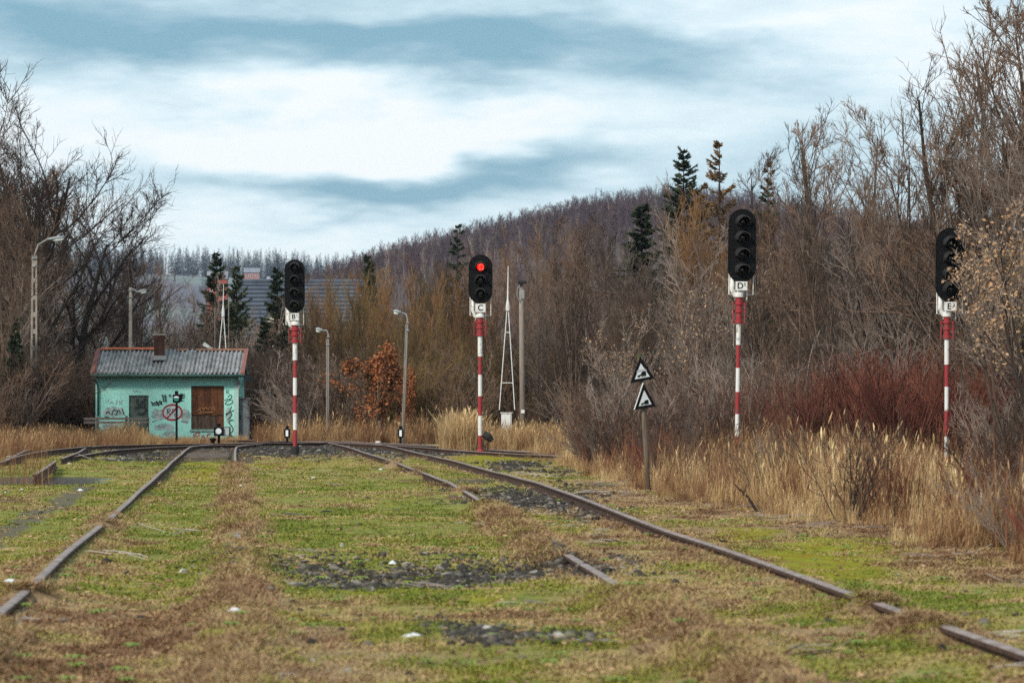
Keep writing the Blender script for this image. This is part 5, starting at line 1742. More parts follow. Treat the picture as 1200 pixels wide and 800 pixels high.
# ------------------------------------------------------------------ scattered growth: one object for each mass nobody could count
def scatter(name, protos, pts, rotz, tilt, scl, idx, tint, label, cat):
    pts = np.asarray(pts, np.float32)
    n = len(pts)
    me = bpy.data.meshes.new(name)
    me.vertices.add(n)
    me.vertices.foreach_set('co', pts.ravel())
    rot = np.zeros((n, 3), np.float32)
    rot[:, 2] = rotz; rot[:, 0] = tilt
    for nm, tp, data, key in (('rot', 'FLOAT_VECTOR', rot, 'vector'), ('scl', 'FLOAT', scl, 'value'), ('idx', 'INT', idx, 'value'), ('tint', 'FLOAT', tint, 'value')):
        a = me.attributes.new(nm, tp, 'POINT')
        a.data.foreach_set(key, np.ascontiguousarray(data, np.int32 if tp == 'INT' else np.float32).ravel())
    me.update()
    o = link(name, me)
    coll = bpy.data.collections.new(name + '_pieces')
    for k, pm in enumerate(protos):
        coll.objects.link(bpy.data.objects.new('%s_piece_%02d' % (name, k), pm))
    g = bpy.data.node_groups.new(name, 'GeometryNodeTree')
    g.interface.new_socket('Geometry', in_out='INPUT', socket_type='NodeSocketGeometry')
    g.interface.new_socket('Geometry', in_out='OUTPUT', socket_type='NodeSocketGeometry')
    ni = g.nodes.new('NodeGroupInput'); no = g.nodes.new('NodeGroupOutput')
    ci = g.nodes.new('GeometryNodeCollectionInfo')
    ci.inputs['Collection'].default_value = coll
    ci.inputs['Separate Children'].default_value = True
    ci.inputs['Reset Children'].default_value = True
    ip = g.nodes.new('GeometryNodeInstanceOnPoints')
    ip.inputs['Pick Instance'].default_value = True

    def attr(nm, tp):
        a = g.nodes.new('GeometryNodeInputNamedAttribute')
        a.data_type = tp
        a.inputs[0].default_value = nm
        return [s for s in a.outputs if s.enabled and s.name == 'Attribute'][0]
    er = g.nodes.new('FunctionNodeEulerToRotation')
    lk = g.links.new
    lk(ni.outputs[0], ip.inputs['Points'])
    lk(ci.outputs[0], ip.inputs['Instance'])
    lk(attr('idx', 'INT'), ip.inputs['Instance Index'])
    lk(attr('rot', 'FLOAT_VECTOR'), er.inputs[0])
    lk(er.outputs[0], ip.inputs['Rotation'])
    lk(attr('scl', 'FLOAT'), ip.inputs['Scale'])
    lk(ip.outputs[0], no.inputs[0])
    md = o.modifiers.new('scatter', 'NODES')
    md.node_group = g
    return tag(o, label, cat, kind='stuff')


def blades(name, seed, n, h, spread, width, m, lay=0.3, bend=0.5, shade=(-0.15, 0.15), heads=0):
    """a tuft of grass blades, each a bent tapering strip"""
    rng = np.random.default_rng(seed)
    a = rng.uniform(0, 2 * math.pi, n)
    r = spread * np.sqrt(rng.random(n))
    p = np.stack([r * np.cos(a), r * np.sin(a), np.zeros(n)], 1)
    b = rng.uniform(0, 2 * math.pi, n)
    dirh = np.stack([np.cos(b), np.sin(b), np.zeros(n)], 1)
    L = h * rng.uniform(0.5, 1.25, n)
    t0 = np.abs(rng.normal(lay, 0.18, n)); t1 = t0 + rng.uniform(0.3, 1.0, n) * bend
    side = np.stack([-np.sin(b), np.cos(b), np.zeros(n)], 1) * (width * rng.uniform(0.7, 1.3, n))[:, None]
    z = np.array([0, 0, 1.0])
    m1 = p + (dirh * np.sin(t0)[:, None] + z * np.cos(t0)[:, None]) * (L * .5)[:, None]
    tp = m1 + (dirh * np.sin(t1)[:, None] + z * np.cos(t1)[:, None]) * (L * .5)[:, None]
    v = np.stack([p - side * .5, p + side * .5, m1 + side * .42, m1 - side * .42, tp + side * .08, tp - side * .08], 1)
    base = np.arange(n)[:, None] * 6
    f = np.vstack([base + np.array([[0, 1, 2, 3]]), base + np.array([[3, 2, 4, 5]])])
    vv = v.reshape(-1, 3)
    sh = np.repeat(rng.uniform(*shade, n), 6)
    if heads:
        k = rng.choice(n, heads, replace=False)
        c = tp[k]; d = nrmz(tp[k] - m1[k]) * 0.16; s = side[k] / width * 0.014
        hv = np.stack([c - d * .6 - s * .3, c - d * .6 + s * .3, c + s, c - s, c + d * .5 + s * .3, c + d * .5 - s * .3], 1).reshape(-1, 3)
        hb = np.arange(heads)[:, None] * 6 + len(vv)
        f = np.vstack([f, hb + np.array([[0, 1, 2, 3]]), hb + np.array([[3, 2, 4, 5]])])
        vv = np.vstack([vv, hv]); sh = np.r_[sh, np.full(heads * 6, shade[1])]
    me = mesh_np(name, vv, f, m)
    at = me.attributes.new('shade', 'FLOAT', 'POINT')
    at.data.foreach_set('value', sh.astype(np.float32))
    return me


# tint 0 = brown straw ... 0.45 = olive ... 0.75 = fresh green
TURF = plant_mat('turf', [(0.0, (0.16, 0.076, 0.038)), (0.2, (0.36, 0.222, 0.116)), (0.36, (0.46, 0.33, 0.155)), (0.50, (0.32, 0.255, 0.075)), (0.66, (0.255, 0.238, 0.036)), (0.86, (0.150, 0.185, 0.024))])
REED = plant_mat('dry_stalks', [(0.0, (0.11, 0.042, 0.024)), (0.25, (0.24, 0.120, 0.058)), (0.5, (0.42, 0.265, 0.130)), (0.75, (0.56, 0.39, 0.19)), (1.0, (0.68, 0.52, 0.29))])

turf_p = [blades('turf_a%d' % k, 600 + k, 48, 0.026, 0.13, 0.010, TURF, 0.85, 0.7, (-0.09, 0.09)) for k in range(4)]
turf_p += [blades('turf_b%d' % k, 610 + k, 40, 0.085, 0.14, 0.006, TURF, 1.05, 0.6, (-0.12, 0.12)) for k in range(4)]


def field_points(n, y0, y1, margin=1.12):
    """points on the open ground in front, as dense near as the perspective needs"""
    u = RNG.random(n)
    y = np.exp(np.log(y0) + u * (np.log(y1) - np.log(y0)))
    x = RNG.uniform(-0.1333 * margin, 0.1333 * margin, n) * y
    return x, y


x, y = field_points(90000, 15.0, 138.0)
gcov = cover(x, y)
keep = (x < edge_right(y) + 0.6) & (x > edge_left(y) - 0.6)
keep &= RNG.random(len(x)) > np.clip(gcov[2] * 1.15 - 0.1, 0, 0.97)
keep &= RNG.random(len(x)) > np.clip(gcov[4] * 0.9, 0, 0.85)
keep &= RNG.random(len(x)) > np.clip(gcov[3] * 0.8, 0, 0.8)
keep &= RNG.random(len(x)) < 0.25 + 0.75 * sstep(0.40, 0.55, fbm(x * 1.7 + 77, y * 0.8, 4))
for ln in (LEFT_A, LEFT_B, RIGHT_A, RIGHT_B):
    keep &= ~((np.abs(dist_to(ln, x, y)) < 0.13) & (bury(ln, dict((id(a), s) for a, s in RAILS)[id(ln)], y) < 0.5))
keep &= ~(((x + 9.9) / 2.0) ** 2 + ((y - 77) / 6.3) ** 2 < 1)
x, y = x[keep], y[keep]
gcov = [c_[keep] for c_ in gcov]
patchy = 0.5 * fbm(x * 0.8 + 50, y * 0.35, 3) + 0.5 * fbm(x * 2.6 + 9, y * 1.3, 3)
fine = RNG.normal(0, 0.04, len(x))
tint = np.clip(0.48 + 0.16 * gcov[0] - 0.20 * gcov[1] + (patchy - 0.5) * 2.7 + fine, 0.05, 0.85)
long_ = RNG.random(len(x)) < np.clip((0.05 + 0.26 * gcov[1]) * sstep(0.42, 0.62, fbm(x * 1.3 + 21, y * 0.6 + 8, 3)) * 2, 0.02, 0.7)
idx = np.where(long_, RNG.integers(4, 8, len(x)), RNG.integers(0, 4, len(x)))
scl = RNG.uniform(0.7, 1.25, len(x)) * (0.8 + 0.5 * np.clip((y - 20) / 60, 0, 1.3))
scatter('turf_grass', turf_p, np.stack([x, y, height(x, y) - 0.004], 1), RNG.uniform(0, 6.28, len(x)), RNG.normal(0, .1, len(x)), scl, idx, tint,
        'short patchy grass, green and straw, between the tracks', 'grass')

# matted brown grass heaped over the buried rails
mat_p = [blades('mat_%d' % k, 640 + k, 60, 0.085, 0.12, 0.006, TURF, 1.05, 0.7) for k in range(4)]
xs, ys = [], []
for ln, spans in RAILS:
    o_ = np.argsort(ln[:, 1])
    u = RNG.random(6000)
    yy = np.exp(np.log(15) + u * (np.log(120) - np.log(15)))
    xx = np.interp(yy, ln[o_, 1], ln[o_, 0]) + RNG.normal(0, 0.13, 6000)
    bb = bury(ln, spans, yy)
    dd = np.abs(dist_to(ln, xx, yy))
    k = (RNG.random(6000) < bb * (0.22 if ln is LEFT_B else 0.38) + np.where(yy < 50, 0.22, 0.08)) & ((dd > np.where(yy < 48, 0.075, 0.13)) | (bb > 0.6))
    xs.append(xx[k]); ys.append(yy[k])
x, y = np.concatenate(xs), np.concatenate(ys)
scatter('matted_grass', mat_p, np.stack([x, y, height(x, y) - 0.01], 1), RNG.uniform(0, 6.28, len(x)), RNG.normal(0, .15, len(x)), RNG.uniform(0.55, 1.1, len(x)) * (0.8 + y / 160), RNG.integers(0, 4, len(x)),
        np.clip(RNG.normal(0.17, 0.09, len(x)) + (fbm(x, y * .5, 3) - .5) * .3, 0.0, 0.5), 'matted brown dead grass heaped over the buried rails', 'grass')

# tall dry stalks along the thicket's edge
reed_p = [blades('stalk_%d' % k, 660 + k, 34, 0.95, 0.22, 0.011, REED, 0.16, 0.45, (-0.22, 0.22), heads=3) for k in range(5)]
reed_p += [blades('sedge_%d' % k, 670 + k, 46, 0.50, 0.22, 0.009, REED, 0.55, 0.8, (-0.2, 0.2)) for k in range(3)]

reed_p += [blades('thin_stalk_%d' % k, 680 + k, 5, 0.95, 0.25, 0.010, REED, 0.10, 0.3, (-0.15, 0.15)) for k in range(3)]


def stalk_points():
    X_, Y_, T_, S_, I_ = [], [], [], [], []

    def put(x, y, t, s, i):
        X_.append(x); Y_.append(y); T_.append(t); S_.append(s); I_.append(i)
    n = 6800                                                # along the right edge
    y = np.exp(RNG.uniform(np.log(29), np.log(128), n)); d = RNG.gamma(2.0, 1.1, n) - 0.25
    x = edge_right(y) + d + (fbm(y * .5, y * 0 + 3, 2) - .5) * 1.4
    ok = x < 0.16 * y + 1
    lowf = np.exp(-((d - .2) / .8) ** 2)
    put(x[ok], y[ok], np.clip(RNG.normal(0.44, .2, n) + (fbm(x * .7, y * .3, 3) - .5) * .9 - 0.03 * d, 0.05, .95)[ok], (RNG.uniform(.5, 1.0, n) * (0.5 + .5 * np.clip(d, 0, 1)) * (.3 + 1.1 * fbm(x * .55, y * .2 + 9, 3)))[ok], np.where(RNG.random(n) < .25 + .5 * lowf, RNG.integers(5, 8, n), RNG.integers(0, 5, n))[ok])
    n = 2100                                                # across the back, behind the junction
    px = RNG.uniform(300, 560, n); y = RNG.uniform(147, 163, n); x = X(px, y)
    put(x, y, np.clip(RNG.normal(0.27, .14, n) + (fbm(x * .5, y * .3, 3) - .5) * .5, 0, .8), RNG.uniform(.3, 1.0, n) * (0.3 + 1.3 * fbm(x * .9, y * .9, 3)), RNG.integers(0, 8, n))
    n = 700                                                 # the golden reeds left of signal C and beyond
    px = np.r_[RNG.normal(543, 9, 300), RNG.uniform(575, 660, 400)]; y = RNG.uniform(119, 128, n); x = X(px, y)
    put(x, y, np.clip(np.r_[RNG.normal(0.56, .09, 300), RNG.normal(.45, .14, 400)], 0, 1), np.r_[RNG.uniform(.9, 1.3, 300), RNG.uniform(.55, 1.0, 400)], RNG.integers(0, 5, n))
    n = 3800                                                # left: brown stalks before and beside the hut
    px = RNG.uniform(-120, 230, n); y = RNG.uniform(143, 157, n); x = X(px, y)
    sc = RNG.uniform(.55, 1.1, n) * np.interp(px, [-120, 60, 110, 140, 150, 175, 195, 230], [.8, .65, .45, .70, .80, .45, .25, .2])
    put(x, y, np.clip(RNG.normal(0.30, .12, n) + (fbm(x * .5, y * .3, 3) - .5) * .4 + np.where(np.abs(px - 155) < 30, .12, 0), 0, .8), sc, RNG.integers(0, 6, n))
    n = 900
    px = RNG.uniform(195, 290, n); y = RNG.uniform(151, 159, n); x = X(px, y)
    put(x, y, np.clip(RNG.normal(0.42, .12, n), 0, .8), RNG.uniform(.16, .36, n), RNG.integers(0, 8, n))
    n = 1500                                                # the weedy left margin
    y = RNG.uniform(72, 143, n); x = edge_left(y) - RNG.gamma(1.6, 1.2, n)
    put(x, y, np.clip(RNG.normal(0.24, .12, n), 0, .7), RNG.uniform(.35, .8, n), RNG.integers(0, 6, n))
    n = 520                                                 # thin dark stems standing in the bank's front
    y = np.exp(RNG.uniform(np.log(31), np.log(118), n)); d = RNG.gamma(1.7, 1.0, n) + .1; x = edge_right(y) + d
    put(x, y, np.clip(RNG.normal(0.10, .08, n), 0, .3), RNG.uniform(.7, 1.35, n), RNG.integers(8, 11, n))
    n = 75                                                  # thin stalks by the puddle
    px = RNG.uniform(-40, 62, n); y = RNG.uniform(66, 92, n); x = X(px, y)
    put(x, y, np.clip(RNG.normal(0.14, .08, n), 0, .5), RNG.uniform(.45, 1.0, n), RNG.integers(8, 11, n))
    x, y, t, s, i = [np.concatenate(v) for v in (X_, Y_, T_, S_, I_)]
    px = 600 + F * x / y
    ok = ~((np.abs(px - 758) < 14) & (y < 63.4)) & ~((np.abs(px - 563) < 7) & (y < 118))
    return x[ok], y[ok], t[ok], s[ok], i[ok]


x, y, t, s, i = stalk_points()
scatter('dry_stalks', reed_p, np.stack([x, y, height(x, y) - 0.02], 1), RNG.uniform(0, 6.28, len(x)), RNG.normal(0, .12, len(x)), s, i, t,
        'tall dry straw-coloured stalks and reeds along the edge of the thicket', 'reeds')


# undergrowth: leafless shrubs grown into one mass
def shrub(name, seed, h, stems, spread, m, levels):
    rng = np.random.default_rng(seed)
    sk = skeleton(rng, h, 0.024, stems, spread, (0, 0), levels, K0=7, wig0=0.07, up0=0.03)
    v, f = tubes(sk, [4, 3, 3, 3])
    return mesh_np(name, v, f, m)


SH = [lv(6, (15, 50), 0.55, 5, 0.1, 0.11, 0.15, 0.6, 0.5, .010), lv(4, (15, 55), 0.55, 4, 0.08, 0.13, 0.1, 0.6, 0.4, .0075), lv(2, (20, 60), 0.6, 3, 0.06, 0.15, 0.1, 0.7, 0.4, .006)]
SH2 = [lv(4, (10, 30), 0.5, 4, 0.15, 0.06, 0.3, 0.6, 0.5, .007), lv(2, (12, 35), 0.5, 3, 0.12, 0.08, 0.2, 0.6, 0.4, .0055)]
SHP = [lv(4, (15, 45), 0.45, 5, 0.1, 0.12, 0.25, 0.6, 0.5, .006), lv(3, (15, 50), 0.5, 4, 0.08, 0.14, 0.15, 0.6, 0.4, .005)]
shrub_p = [shrub('shrub_brown%d' % k, 700 + k, 3.0, 13, 0.5, M['twig_brown'], SH) for k in range(3)]
shrub_p += [shrub('shrub_grey%d' % k, 710 + k, 3.0, 11, 0.55, M['twig_grey'], SH) for k in range(3)]
shrub_p += [shrub('shrub_red%d' % k, 720 + k, 2.0, 22, 0.45, M['twig_red'], SH2) for k in range(2)]
shrub_p += [shrub('shrub_dark%d' % k, 730 + k, 3.0, 14, 0.5, M['twig_dark'], SH) for k in range(2)]
shrub_p += [shrub('shrub_olive%d' % k, 740 + k, 3.0, 14, 0.45, M['twig_olive'], SH) for k in range(2)]
shrub_p += [shrub('shrub_pale%d' % k, 750 + k, 3.2, 5, 0.55, M['twig_pale'], SHP) for k in range(3)]


def shrub_points():
    o = []

    def put(x, y, s, i):
        o.append((x, y, s, i))
    n = 900                                                 # right bank
    y = RNG.uniform(40, 150, n); d = RNG.gamma(1.8, 4.0, n) + 2.0; x = edge_right(y) + d
    ok = (x < 0.15 * y + 2) & (y > 87)
    s = RNG.uniform(.55, 1.0, n) * np.clip(.5 + d * .10, .5, 1.35)
    i = np.where(RNG.random(n) < .5, RNG.integers(0, 3, n), RNG.integers(3, 6, n))
    red = (fbm(x * .2 + 4, y * .12, 2) > .40) & (d < 10) & (RNG.random(n) < .85)
    i = np.where(red, RNG.integers(6, 8, n), i)
    i = np.where(RNG.random(n) < .06, RNG.integers(12, 15, n), i)
    s = np.where((600 + F * x / y < 770) & (y < 128), s * .5, np.where(y < 88, s * .7, s))
    put(x[ok], y[ok], np.where(red, s * 1.1, s)[ok], i[ok])
    n = 330                                                 # thin switches at the front edge of the bank
    y = RNG.uniform(31, 95, n); d = RNG.uniform(.2, 2.2, n); x = edge_right(y) + d
    kp = (y > 87) | (RNG.random(n) < np.where(600 + F * x / y > 1130, .6, .28))
    x, y = x[kp], y[kp]; n = len(x)
    put(x, y, np.where(y < 87, RNG.uniform(.30, .58, n), RNG.uniform(.4, .75, n)), np.where(RNG.random(n) < .6, RNG.integers(6, 8, n), RNG.integers(0, 6, n)))
    n = 520                                                 # back
    px = RNG.uniform(280, 640, n); y = np.where(px < 350, RNG.uniform(169, 187, n), RNG.uniform(157, 185, n))
    put(X(px, y), y, RNG.uniform(.7, 1.35, n), np.where(px < 400, RNG.choice([3, 4, 8, 9, 0], n), RNG.choice([0, 1, 2, 10, 11, 3], n)))
    n = 420                                                 # left
    px = RNG.uniform(-160, 112, n); y = np.where(px > 48, RNG.uniform(168, 178, n), RNG.uniform(144, 175, n))
    put(X(px, y), y, RNG.uniform(.6, 1.3, n), RNG.choice([0, 1, 8, 9, 8, 9, 6, 4], n))
    n = 260                                                 # behind the hut
    px = RNG.uniform(90, 300, n); y = RNG.uniform(167, 200, n)
    put(X(px, y), y, RNG.uniform(.8, 1.5, n), RNG.choice([3, 4, 5, 0, 8], n))
    n = 420                                                 # up the slope behind everything
    px = RNG.uniform(330, 1300, n); y = RNG.uniform(185, 330, n)
    put(X(px, y), y, RNG.uniform(1.2, 2.3, n), RNG.choice([0, 1, 2, 3, 10, 11], n))
    x, y, s, i = [np.concatenate(v) for v in zip(*o)]
    px = 600 + F * x / y                                    # kept clear: the post of the signs and the two signal masts at the bank
    clear = ((np.abs(px - 750) < 52) & (y < 68)) | ((np.abs(px - 866) < 26) & (y < 86) & (y > 46)) | ((np.abs(px - 1112) < 48) & (y < 88) & (y > 44))
    return x[~clear], y[~clear], s[~clear], i[~clear]


x, y, s, i = shrub_points()
z = height(x, y)
scatter('undergrowth', shrub_p, np.stack([x, y, z - .05], 1), RNG.uniform(0, 6.28, len(x)), RNG.normal(0, .14, len(x)), s, i, np.zeros(len(x)),
        'dense leafless brown and reddish undergrowth along both sides and the back', 'undergrowth')

# leaves still hanging in the thicket and litter of tan leaves on twigs
# far woods on the hills
FARB = [lv(13, (18, 42), 0.40, 4, 0.16, 0.08, 0.28, 0.5, 0.6, .03), lv(7, (18, 45), 0.5, 3, 0.14, 0.12, 0.15, 0.6, 0.4, .022), lv(4, (18, 45), 0.5, 2, 0.12, 0.12, 0.15, 0.7, 0.4, .018)]
far_p = []
for k in range(5):
    rng = np.random.default_rng(800 + k)
    sk = skeleton(rng, 13.0, 0.16, 1, 0, (rng.normal(0, .04), 0), FARB, K0=5, wig0=.04)
    v, f = tubes(sk, [4, 3, 3, 3])
    far_p.append(mesh_np('far_tree_%d' % k, v, f, M['twig_purple_haze'] if k % 5 else M['twig_grey']))
for k in range(3):
    c_ = conifer('far_fir_%d' % k, 820 + k, 17.0, 3.0, M['needle_far_haze'], 0.7, 0.2)
    far_p.append(c_.parts[1][1])
n = 20000
x = RNG.uniform(-170, 260, n); y = HILL_Y - RNG.gamma(1.2, 120, n) + RNG.uniform(-10, 90, n)
y = np.clip(y, 430, HILL_Y + 90)
ok = hill_h(x, y) > 2
x, y = x[ok], y[ok]
i = np.where(RNG.random(len(x)) < .012, RNG.integers(5, 8, len(x)), RNG.integers(0, 5, len(x)))
scatter('hill_wood', far_p, np.stack([x, y, hill_h(x, y) - .3], 1), RNG.uniform(0, 6.28, len(x)), np.zeros(len(x)), RNG.uniform(.42, .74, len(x)), i, np.zeros(len(x)),
        'leafless purplish wood covering the hill', 'wood')
n = 1500
x = RNG.uniform(-420, 60, n); y = 2600 - RNG.gamma(1.3, 45, n) + RNG.uniform(-30, 60, n)
i = np.where(RNG.random(n) < .6, RNG.integers(5, 8, n), RNG.integers(0, 5, n))
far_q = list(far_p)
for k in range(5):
    far_q[k] = far_p[k].copy(); far_q[k].materials.clear(); far_q[k].materials.append(M['twig_far_haze'])
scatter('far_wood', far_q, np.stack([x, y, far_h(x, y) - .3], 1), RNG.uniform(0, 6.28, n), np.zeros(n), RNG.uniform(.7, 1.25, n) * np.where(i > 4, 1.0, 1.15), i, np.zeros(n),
        'mixed wood tinted blue-grey for haze on the crest of the far hill', 'wood')


# fallen leaves, weeds and broken straw on the open ground
def leaf_litter():
    rng = np.random.default_rng(61)
    protos = []
    for k in range(3):                                      # curled dead leaves
        n = 6
        P = np.stack([rng.normal(0, .12, (n, 3)) * np.array([1, 1, .02]) + np.array([0, 0, .012])] * 2, 1)
        v, f = leaves_on(rng, P, n, 0.055)
        v[:, 2] = np.abs(v[:, 2]) * .5 + .004
        protos.append(mesh_np('dead_leaf_%d' % k, v, f, mat('dead_leaf', (0.34, 0.20, 0.10), (0.20, 0.11, 0.06), 5) if k else M['leaf_tan']))
    for k in range(3):                                      # flat weed rosettes
        n = 11
        a = np.arange(n) * 2.4; L = rng.uniform(.03, .075, n)
        d = np.stack([np.cos(a), np.sin(a), np.full(n, .22)], 1); s = np.stack([-np.sin(a), np.cos(a), np.zeros(n)], 1)
        v = np.stack([d * .01, d * L[:, None] * .55 + s * L[:, None] * .2 + np.array([0, 0, .012]), d * L[:, None] * np.array([1, 1, .4]), d * L[:, None] * .55 - s * L[:, None] * .2 + np.array([0, 0, .012])], 1).reshape(-1, 3)
        protos.append(mesh_np('weed_%d' % k, v, np.arange(4 * n).reshape(-1, 4), mat('weed_green', (0.25, 0.31, 0.06), (0.16, 0.21, 0.04), 9)))
    for k in range(3):                                      # broken stems lying about
        n = 5
        p = rng.normal(0, .15, (n, 3)) * np.array([1, 1, 0]) + np.array([0, 0, .02])
        P = grow_paths(rng, p, rng.normal(0, 1, (n, 3)) * np.array([1, 1, .06]), rng.uniform(.08, .25, n), 4, .08, 0)
        v, f = tubes([(P, np.full((n, 4), .003))], [4])
        protos.append(mesh_np('broken_stem_%d' % k, v, f, M['twig_pale'] if k else M['twig_brown']))
    x, y = field_points(1700, 16, 110)
    cv = cover(x, y)
    ok = (x < edge_right(y) + .5) & (x > edge_left(y)) & (RNG.random(len(x)) < 0.3 + 0.7 * (fbm(x * .9, y * .5 + 60, 3) > .5))
    x, y = x[ok], y[ok]
    near_edge = np.exp(-((x - edge_right(y)) / 1.5) ** 2)
    r = RNG.random(len(x))
    i = np.where(r < .62, RNG.integers(0, 3, len(x)), np.where((r < .96) & (near_edge < .7), RNG.integers(3, 6, len(x)), RNG.integers(6, 9, len(x))))
    scatter('ground_litter', protos, np.stack([x, y, height(x, y) + .012], 1), RNG.uniform(0, 6.28, len(x)), np.zeros(len(x)), RNG.uniform(.7, 1.4, len(x)) * (.8 + y / 120), i, np.zeros(len(x)),
            'fallen leaves, flat weeds and broken stems strewn over the grass', 'litter')


leaf_litter()


# ------------------------------------------------------------------ ballast stones
def stone_mesh(name, seed, m):
    rng = np.random.default_rng(seed)
    vs = []
    t = (1 + 5 ** .5) / 2
    ico = nrmz(np.array([(-1, t, 0), (1, t, 0), (-1, -t, 0), (1, -t, 0), (0, -1, t), (0, 1, t), (0, -1, -t), (0, 1, -t), (t, 0, -1), (t, 0, 1), (-t, 0, -1), (-t, 0, 1)], float))
    v = ico * rng.uniform(.65, 1.2, (12, 1)) * np.array([1, .8, .6]) * .05
    f = [(0, 11, 5), (0, 5, 1), (0, 1, 7), (0, 7, 10), (0, 10, 11), (1, 5, 9), (5, 11, 4), (11, 10, 2), (10, 7, 6), (7, 1, 8), (3, 9, 4), (3, 4, 2), (3, 2, 6), (3, 6, 8), (3, 8, 9), (4, 9, 5), (2, 4, 11), (6, 2, 10), (8, 6, 7), (9, 8, 1)]
    me = mesh_np(name, v, np.array(f), m)
    return me


STONE = plant_mat('ballast_stone', [(0.0, (0.018, 0.015, 0.013)), (0.35, (0.065, 0.055, 0.046)), (0.65, (0.20, 0.175, 0.15)), (1.0, (0.50, 0.46, 0.42))], 0.9)
stone_p = [stone_mesh('stone_%d' % k, 900 + k, STONE) for k in range(6)]
x, y = field_points(330000, 16, 142)
cv = cover(x, y)
k = (RNG.random(len(x)) < np.clip(cv[2] * 1.3 * (0.1 + 1.8 * fbm(x * 1.5, y * .8 + 3, 4)) - .12, 0, 1) + 0.0025) & (x < edge_right(y) + .3)
x, y = x[k], y[k]
tn = np.clip(RNG.beta(1.4, 3.8, len(x)) + .04, 0, 1)
scatter('ballast', stone_p, np.stack([x, y, height(x, y) + .004], 1), RNG.uniform(0, 6.28, len(x)), RNG.uniform(-.5, .5, len(x)), np.clip(RNG.lognormal(-1.0, .5, len(x)), .15, 1.2) * (.85 + y / 120), RNG.integers(0, 6, len(x)), tn,
        'grey and dark ballast stones showing through the grass', 'gravel')


# ------------------------------------------------------------------ litter and single stones
def crumple(name, px, py, w, h, m, label, seed, cat='litter', group='litter on the grass'):
    x, y, _ = G(px, py)
    s = y / F
    r = np.random.default_rng(seed)
    W_, H_ = w * s / 2, h * s * .6
    mb = MB()
    vs, fs = [], []
    nu, nv = 9, 5
    for j in range(nv):
        fl = j / (nv - 1)
        for i_ in range(nu):
            a = 2 * math.pi * i_ / nu
            q = (1 - .75 * fl ** 1.6) * r.uniform(.75, 1.2)
            vs.append((W_ * q * math.cos(a), W_ * .7 * q * math.sin(a), H_ * fl * r.uniform(.75, 1.1) - .004))
    for j in range(nv - 1):
        for i_ in range(nu):
            i2 = (i_ + 1) % nu
            fs.append((j * nu + i_, j * nu + i2, (j + 1) * nu + i2, (j + 1) * nu + i_))
    fs.append(tuple((nv - 1) * nu + i_ for i_ in range(nu)))
    mb.add(vs, fs)
    o = mb.build(name, m)
    o.location = (x, y, ground_z(x, y) + .012)
    o.rotation_euler = (0, 0, r.uniform(0, .6))
    tag(o, label, cat, group)


tan_m = mat('cardboard', (0.62, 0.50, 0.36), (0.45, 0.36, 0.26), 9)
drk = mat('dark_clod', (0.030, 0.027, 0.025), (0.015, 0.014, 0.013), 20, 0.9)
pst = mat('pale_stone', (0.42, 0.40, 0.38), (0.27, 0.25, 0.24), 20, 0.9)
crumple('paper_scrap', 485, 753, 30, 7, M['paper'], 'flat white paper scrap below the small dark gravel patch', 1)
crumple('paper_scrap', 274, 741, 17, 8, M['paper'], 'crumpled white paper on brown grass left of centre, near the bottom', 2)
crumple('paper_scrap', 12, 688, 19, 6, M['paper'], 'white paper strip at the left edge beside the buried rail', 3)
crumple('paper_scrap', 94, 578, 7, 3.5, M['paper'], 'white scrap on the dirt path left of the overgrown rail', 4)
crumple('paper_scrap', 7.5, 581, 6, 5, M['paper'], 'round white scrap at the left edge below the puddle', 5)
crumple('paper_scrap', 26, 577, 8, 3, M['paper'], 'flat white scrap just right of the round scrap', 6)
crumple('paper_scrap', 282, 579, 9, 3, M['paper'], 'white scrap beside the buried rail in the middle of the grass', 7)
crumple('paper_scrap', 304, 628, 7, 4, M['paper'], 'small white scrap with a dark clod beside it on green grass', 8)
crumple('paper_scrap', 367, 559, 6, 2.5, M['paper'], 'tiny white scrap on the far grass below the four-lamp signal', 9)
crumple('paper_scrap', 446, 551, 5, 3, M['paper'], 'tiny white scrap beside the far end of the inner right rail', 10)
crumple('paper_scrap', 460, 657, 9, 7, M['paper'], 'white scrap on the top edge of the gravel patch', 11)
crumple('white_sack', 11, 535, 12, 4, M['paper'], 'white sack lying on the loose rails at the left edge', 12, 'sack')
crumple('cardboard_scrap', 81, 544, 7, 3, tan_m, 'pale tan scrap at the end of the siding rail', 13)
crumple('pale_stone', 353, 684, 8, 4, pst, 'palest stone in the left part of the gravel patch', 14, 'stone', 'single stones')
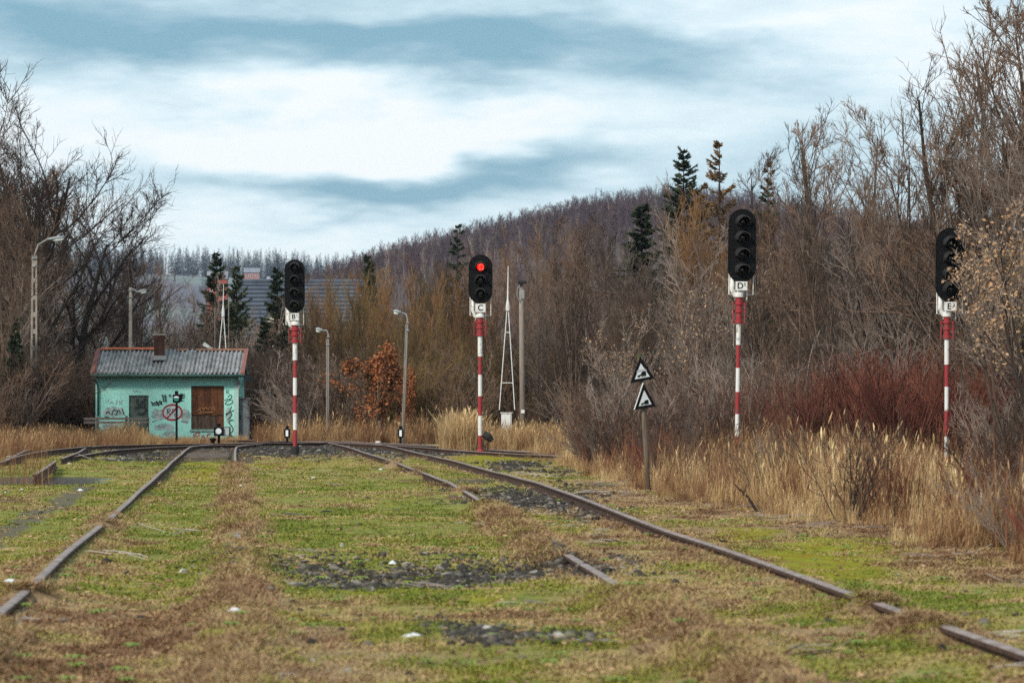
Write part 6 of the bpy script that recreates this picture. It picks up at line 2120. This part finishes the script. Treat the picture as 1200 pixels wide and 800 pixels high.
crumple('pale_stone', 401, 642, 7, 7, pst, 'upright pale stone just above the gravel patch', 15, 'stone', 'single stones')
crumple('pale_stone', 290, 687, 9, 5, tan_m, 'yellowish stone left of the gravel patch', 16, 'stone', 'single stones')
crumple('dark_clod', 1104, 773, 13, 11, drk, 'black clod in the grass near the bottom right rail end', 17, 'clod', 'dark clods')
crumple('dark_clod', 317, 625, 11, 4, drk, 'flat dark clod right of the small white scrap', 18, 'clod', 'dark clods')
crumple('dark_clod', 165, 724, 14, 5, drk, 'dark clod in the brown grass at lower left', 19, 'clod', 'dark clods')
crumple('dark_clod', 383, 600, 16, 4, drk, 'low dark clod in the middle of the green grass', 20, 'clod', 'dark clods')


# a lone dead twig leaning out of the bank
def dead_twig(px0, py0, px1, py1, r, label, Y=None):
    a = G(px0, py0)
    Y = a[1]
    gz = ground_z(a[0], Y)
    p0 = Vector((0, 0, 0)); p1 = Vector((X(px1, Y) - a[0], -.1, Z(py1, Y) - gz))
    mb = MB()
    mb.tube([p0, p0.lerp(p1, .4) + Vector((.02, 0, .03)), p1], [r, r * .8, r * .3], 6)
    q = p0.lerp(p1, .55)
    mb.tube([q, q + Vector((.05, .05, .16))], [r * .5, r * .2], 5)
    o = mb.build('dead_branch', M['bark_dark'])
    o.location = (a[0], Y, gz)
    tag(o, label, 'branch', 'dead branches')


dead_twig(887, 598, 858, 565, .022, 'dark bare branch leaning left out of the dry stalks right of the signs')

# ------------------------------------------------------------------ haze
hz = bpy.data.materials.new('haze')
hz.use_nodes = True
hn = hz.node_tree
hn.nodes.clear()
pv = hn.nodes.new('ShaderNodeVolumePrincipled')
pv.inputs['Color'].default_value = (0.72, 0.82, 1.0, 1)
pv.inputs['Density'].default_value = 0.00005
pv.inputs['Anisotropy'].default_value = 0.0
ho = hn.nodes.new('ShaderNodeOutputMaterial')
hn.links.new(pv.outputs[0], ho.inputs['Volume'])
mb = MB(); mb.box(-1900, 1500, -310, 3400, -12, 190)
tag(mb.build('haze', hz), 'thin blue winter haze over the whole valley', 'haze', kind='stuff')
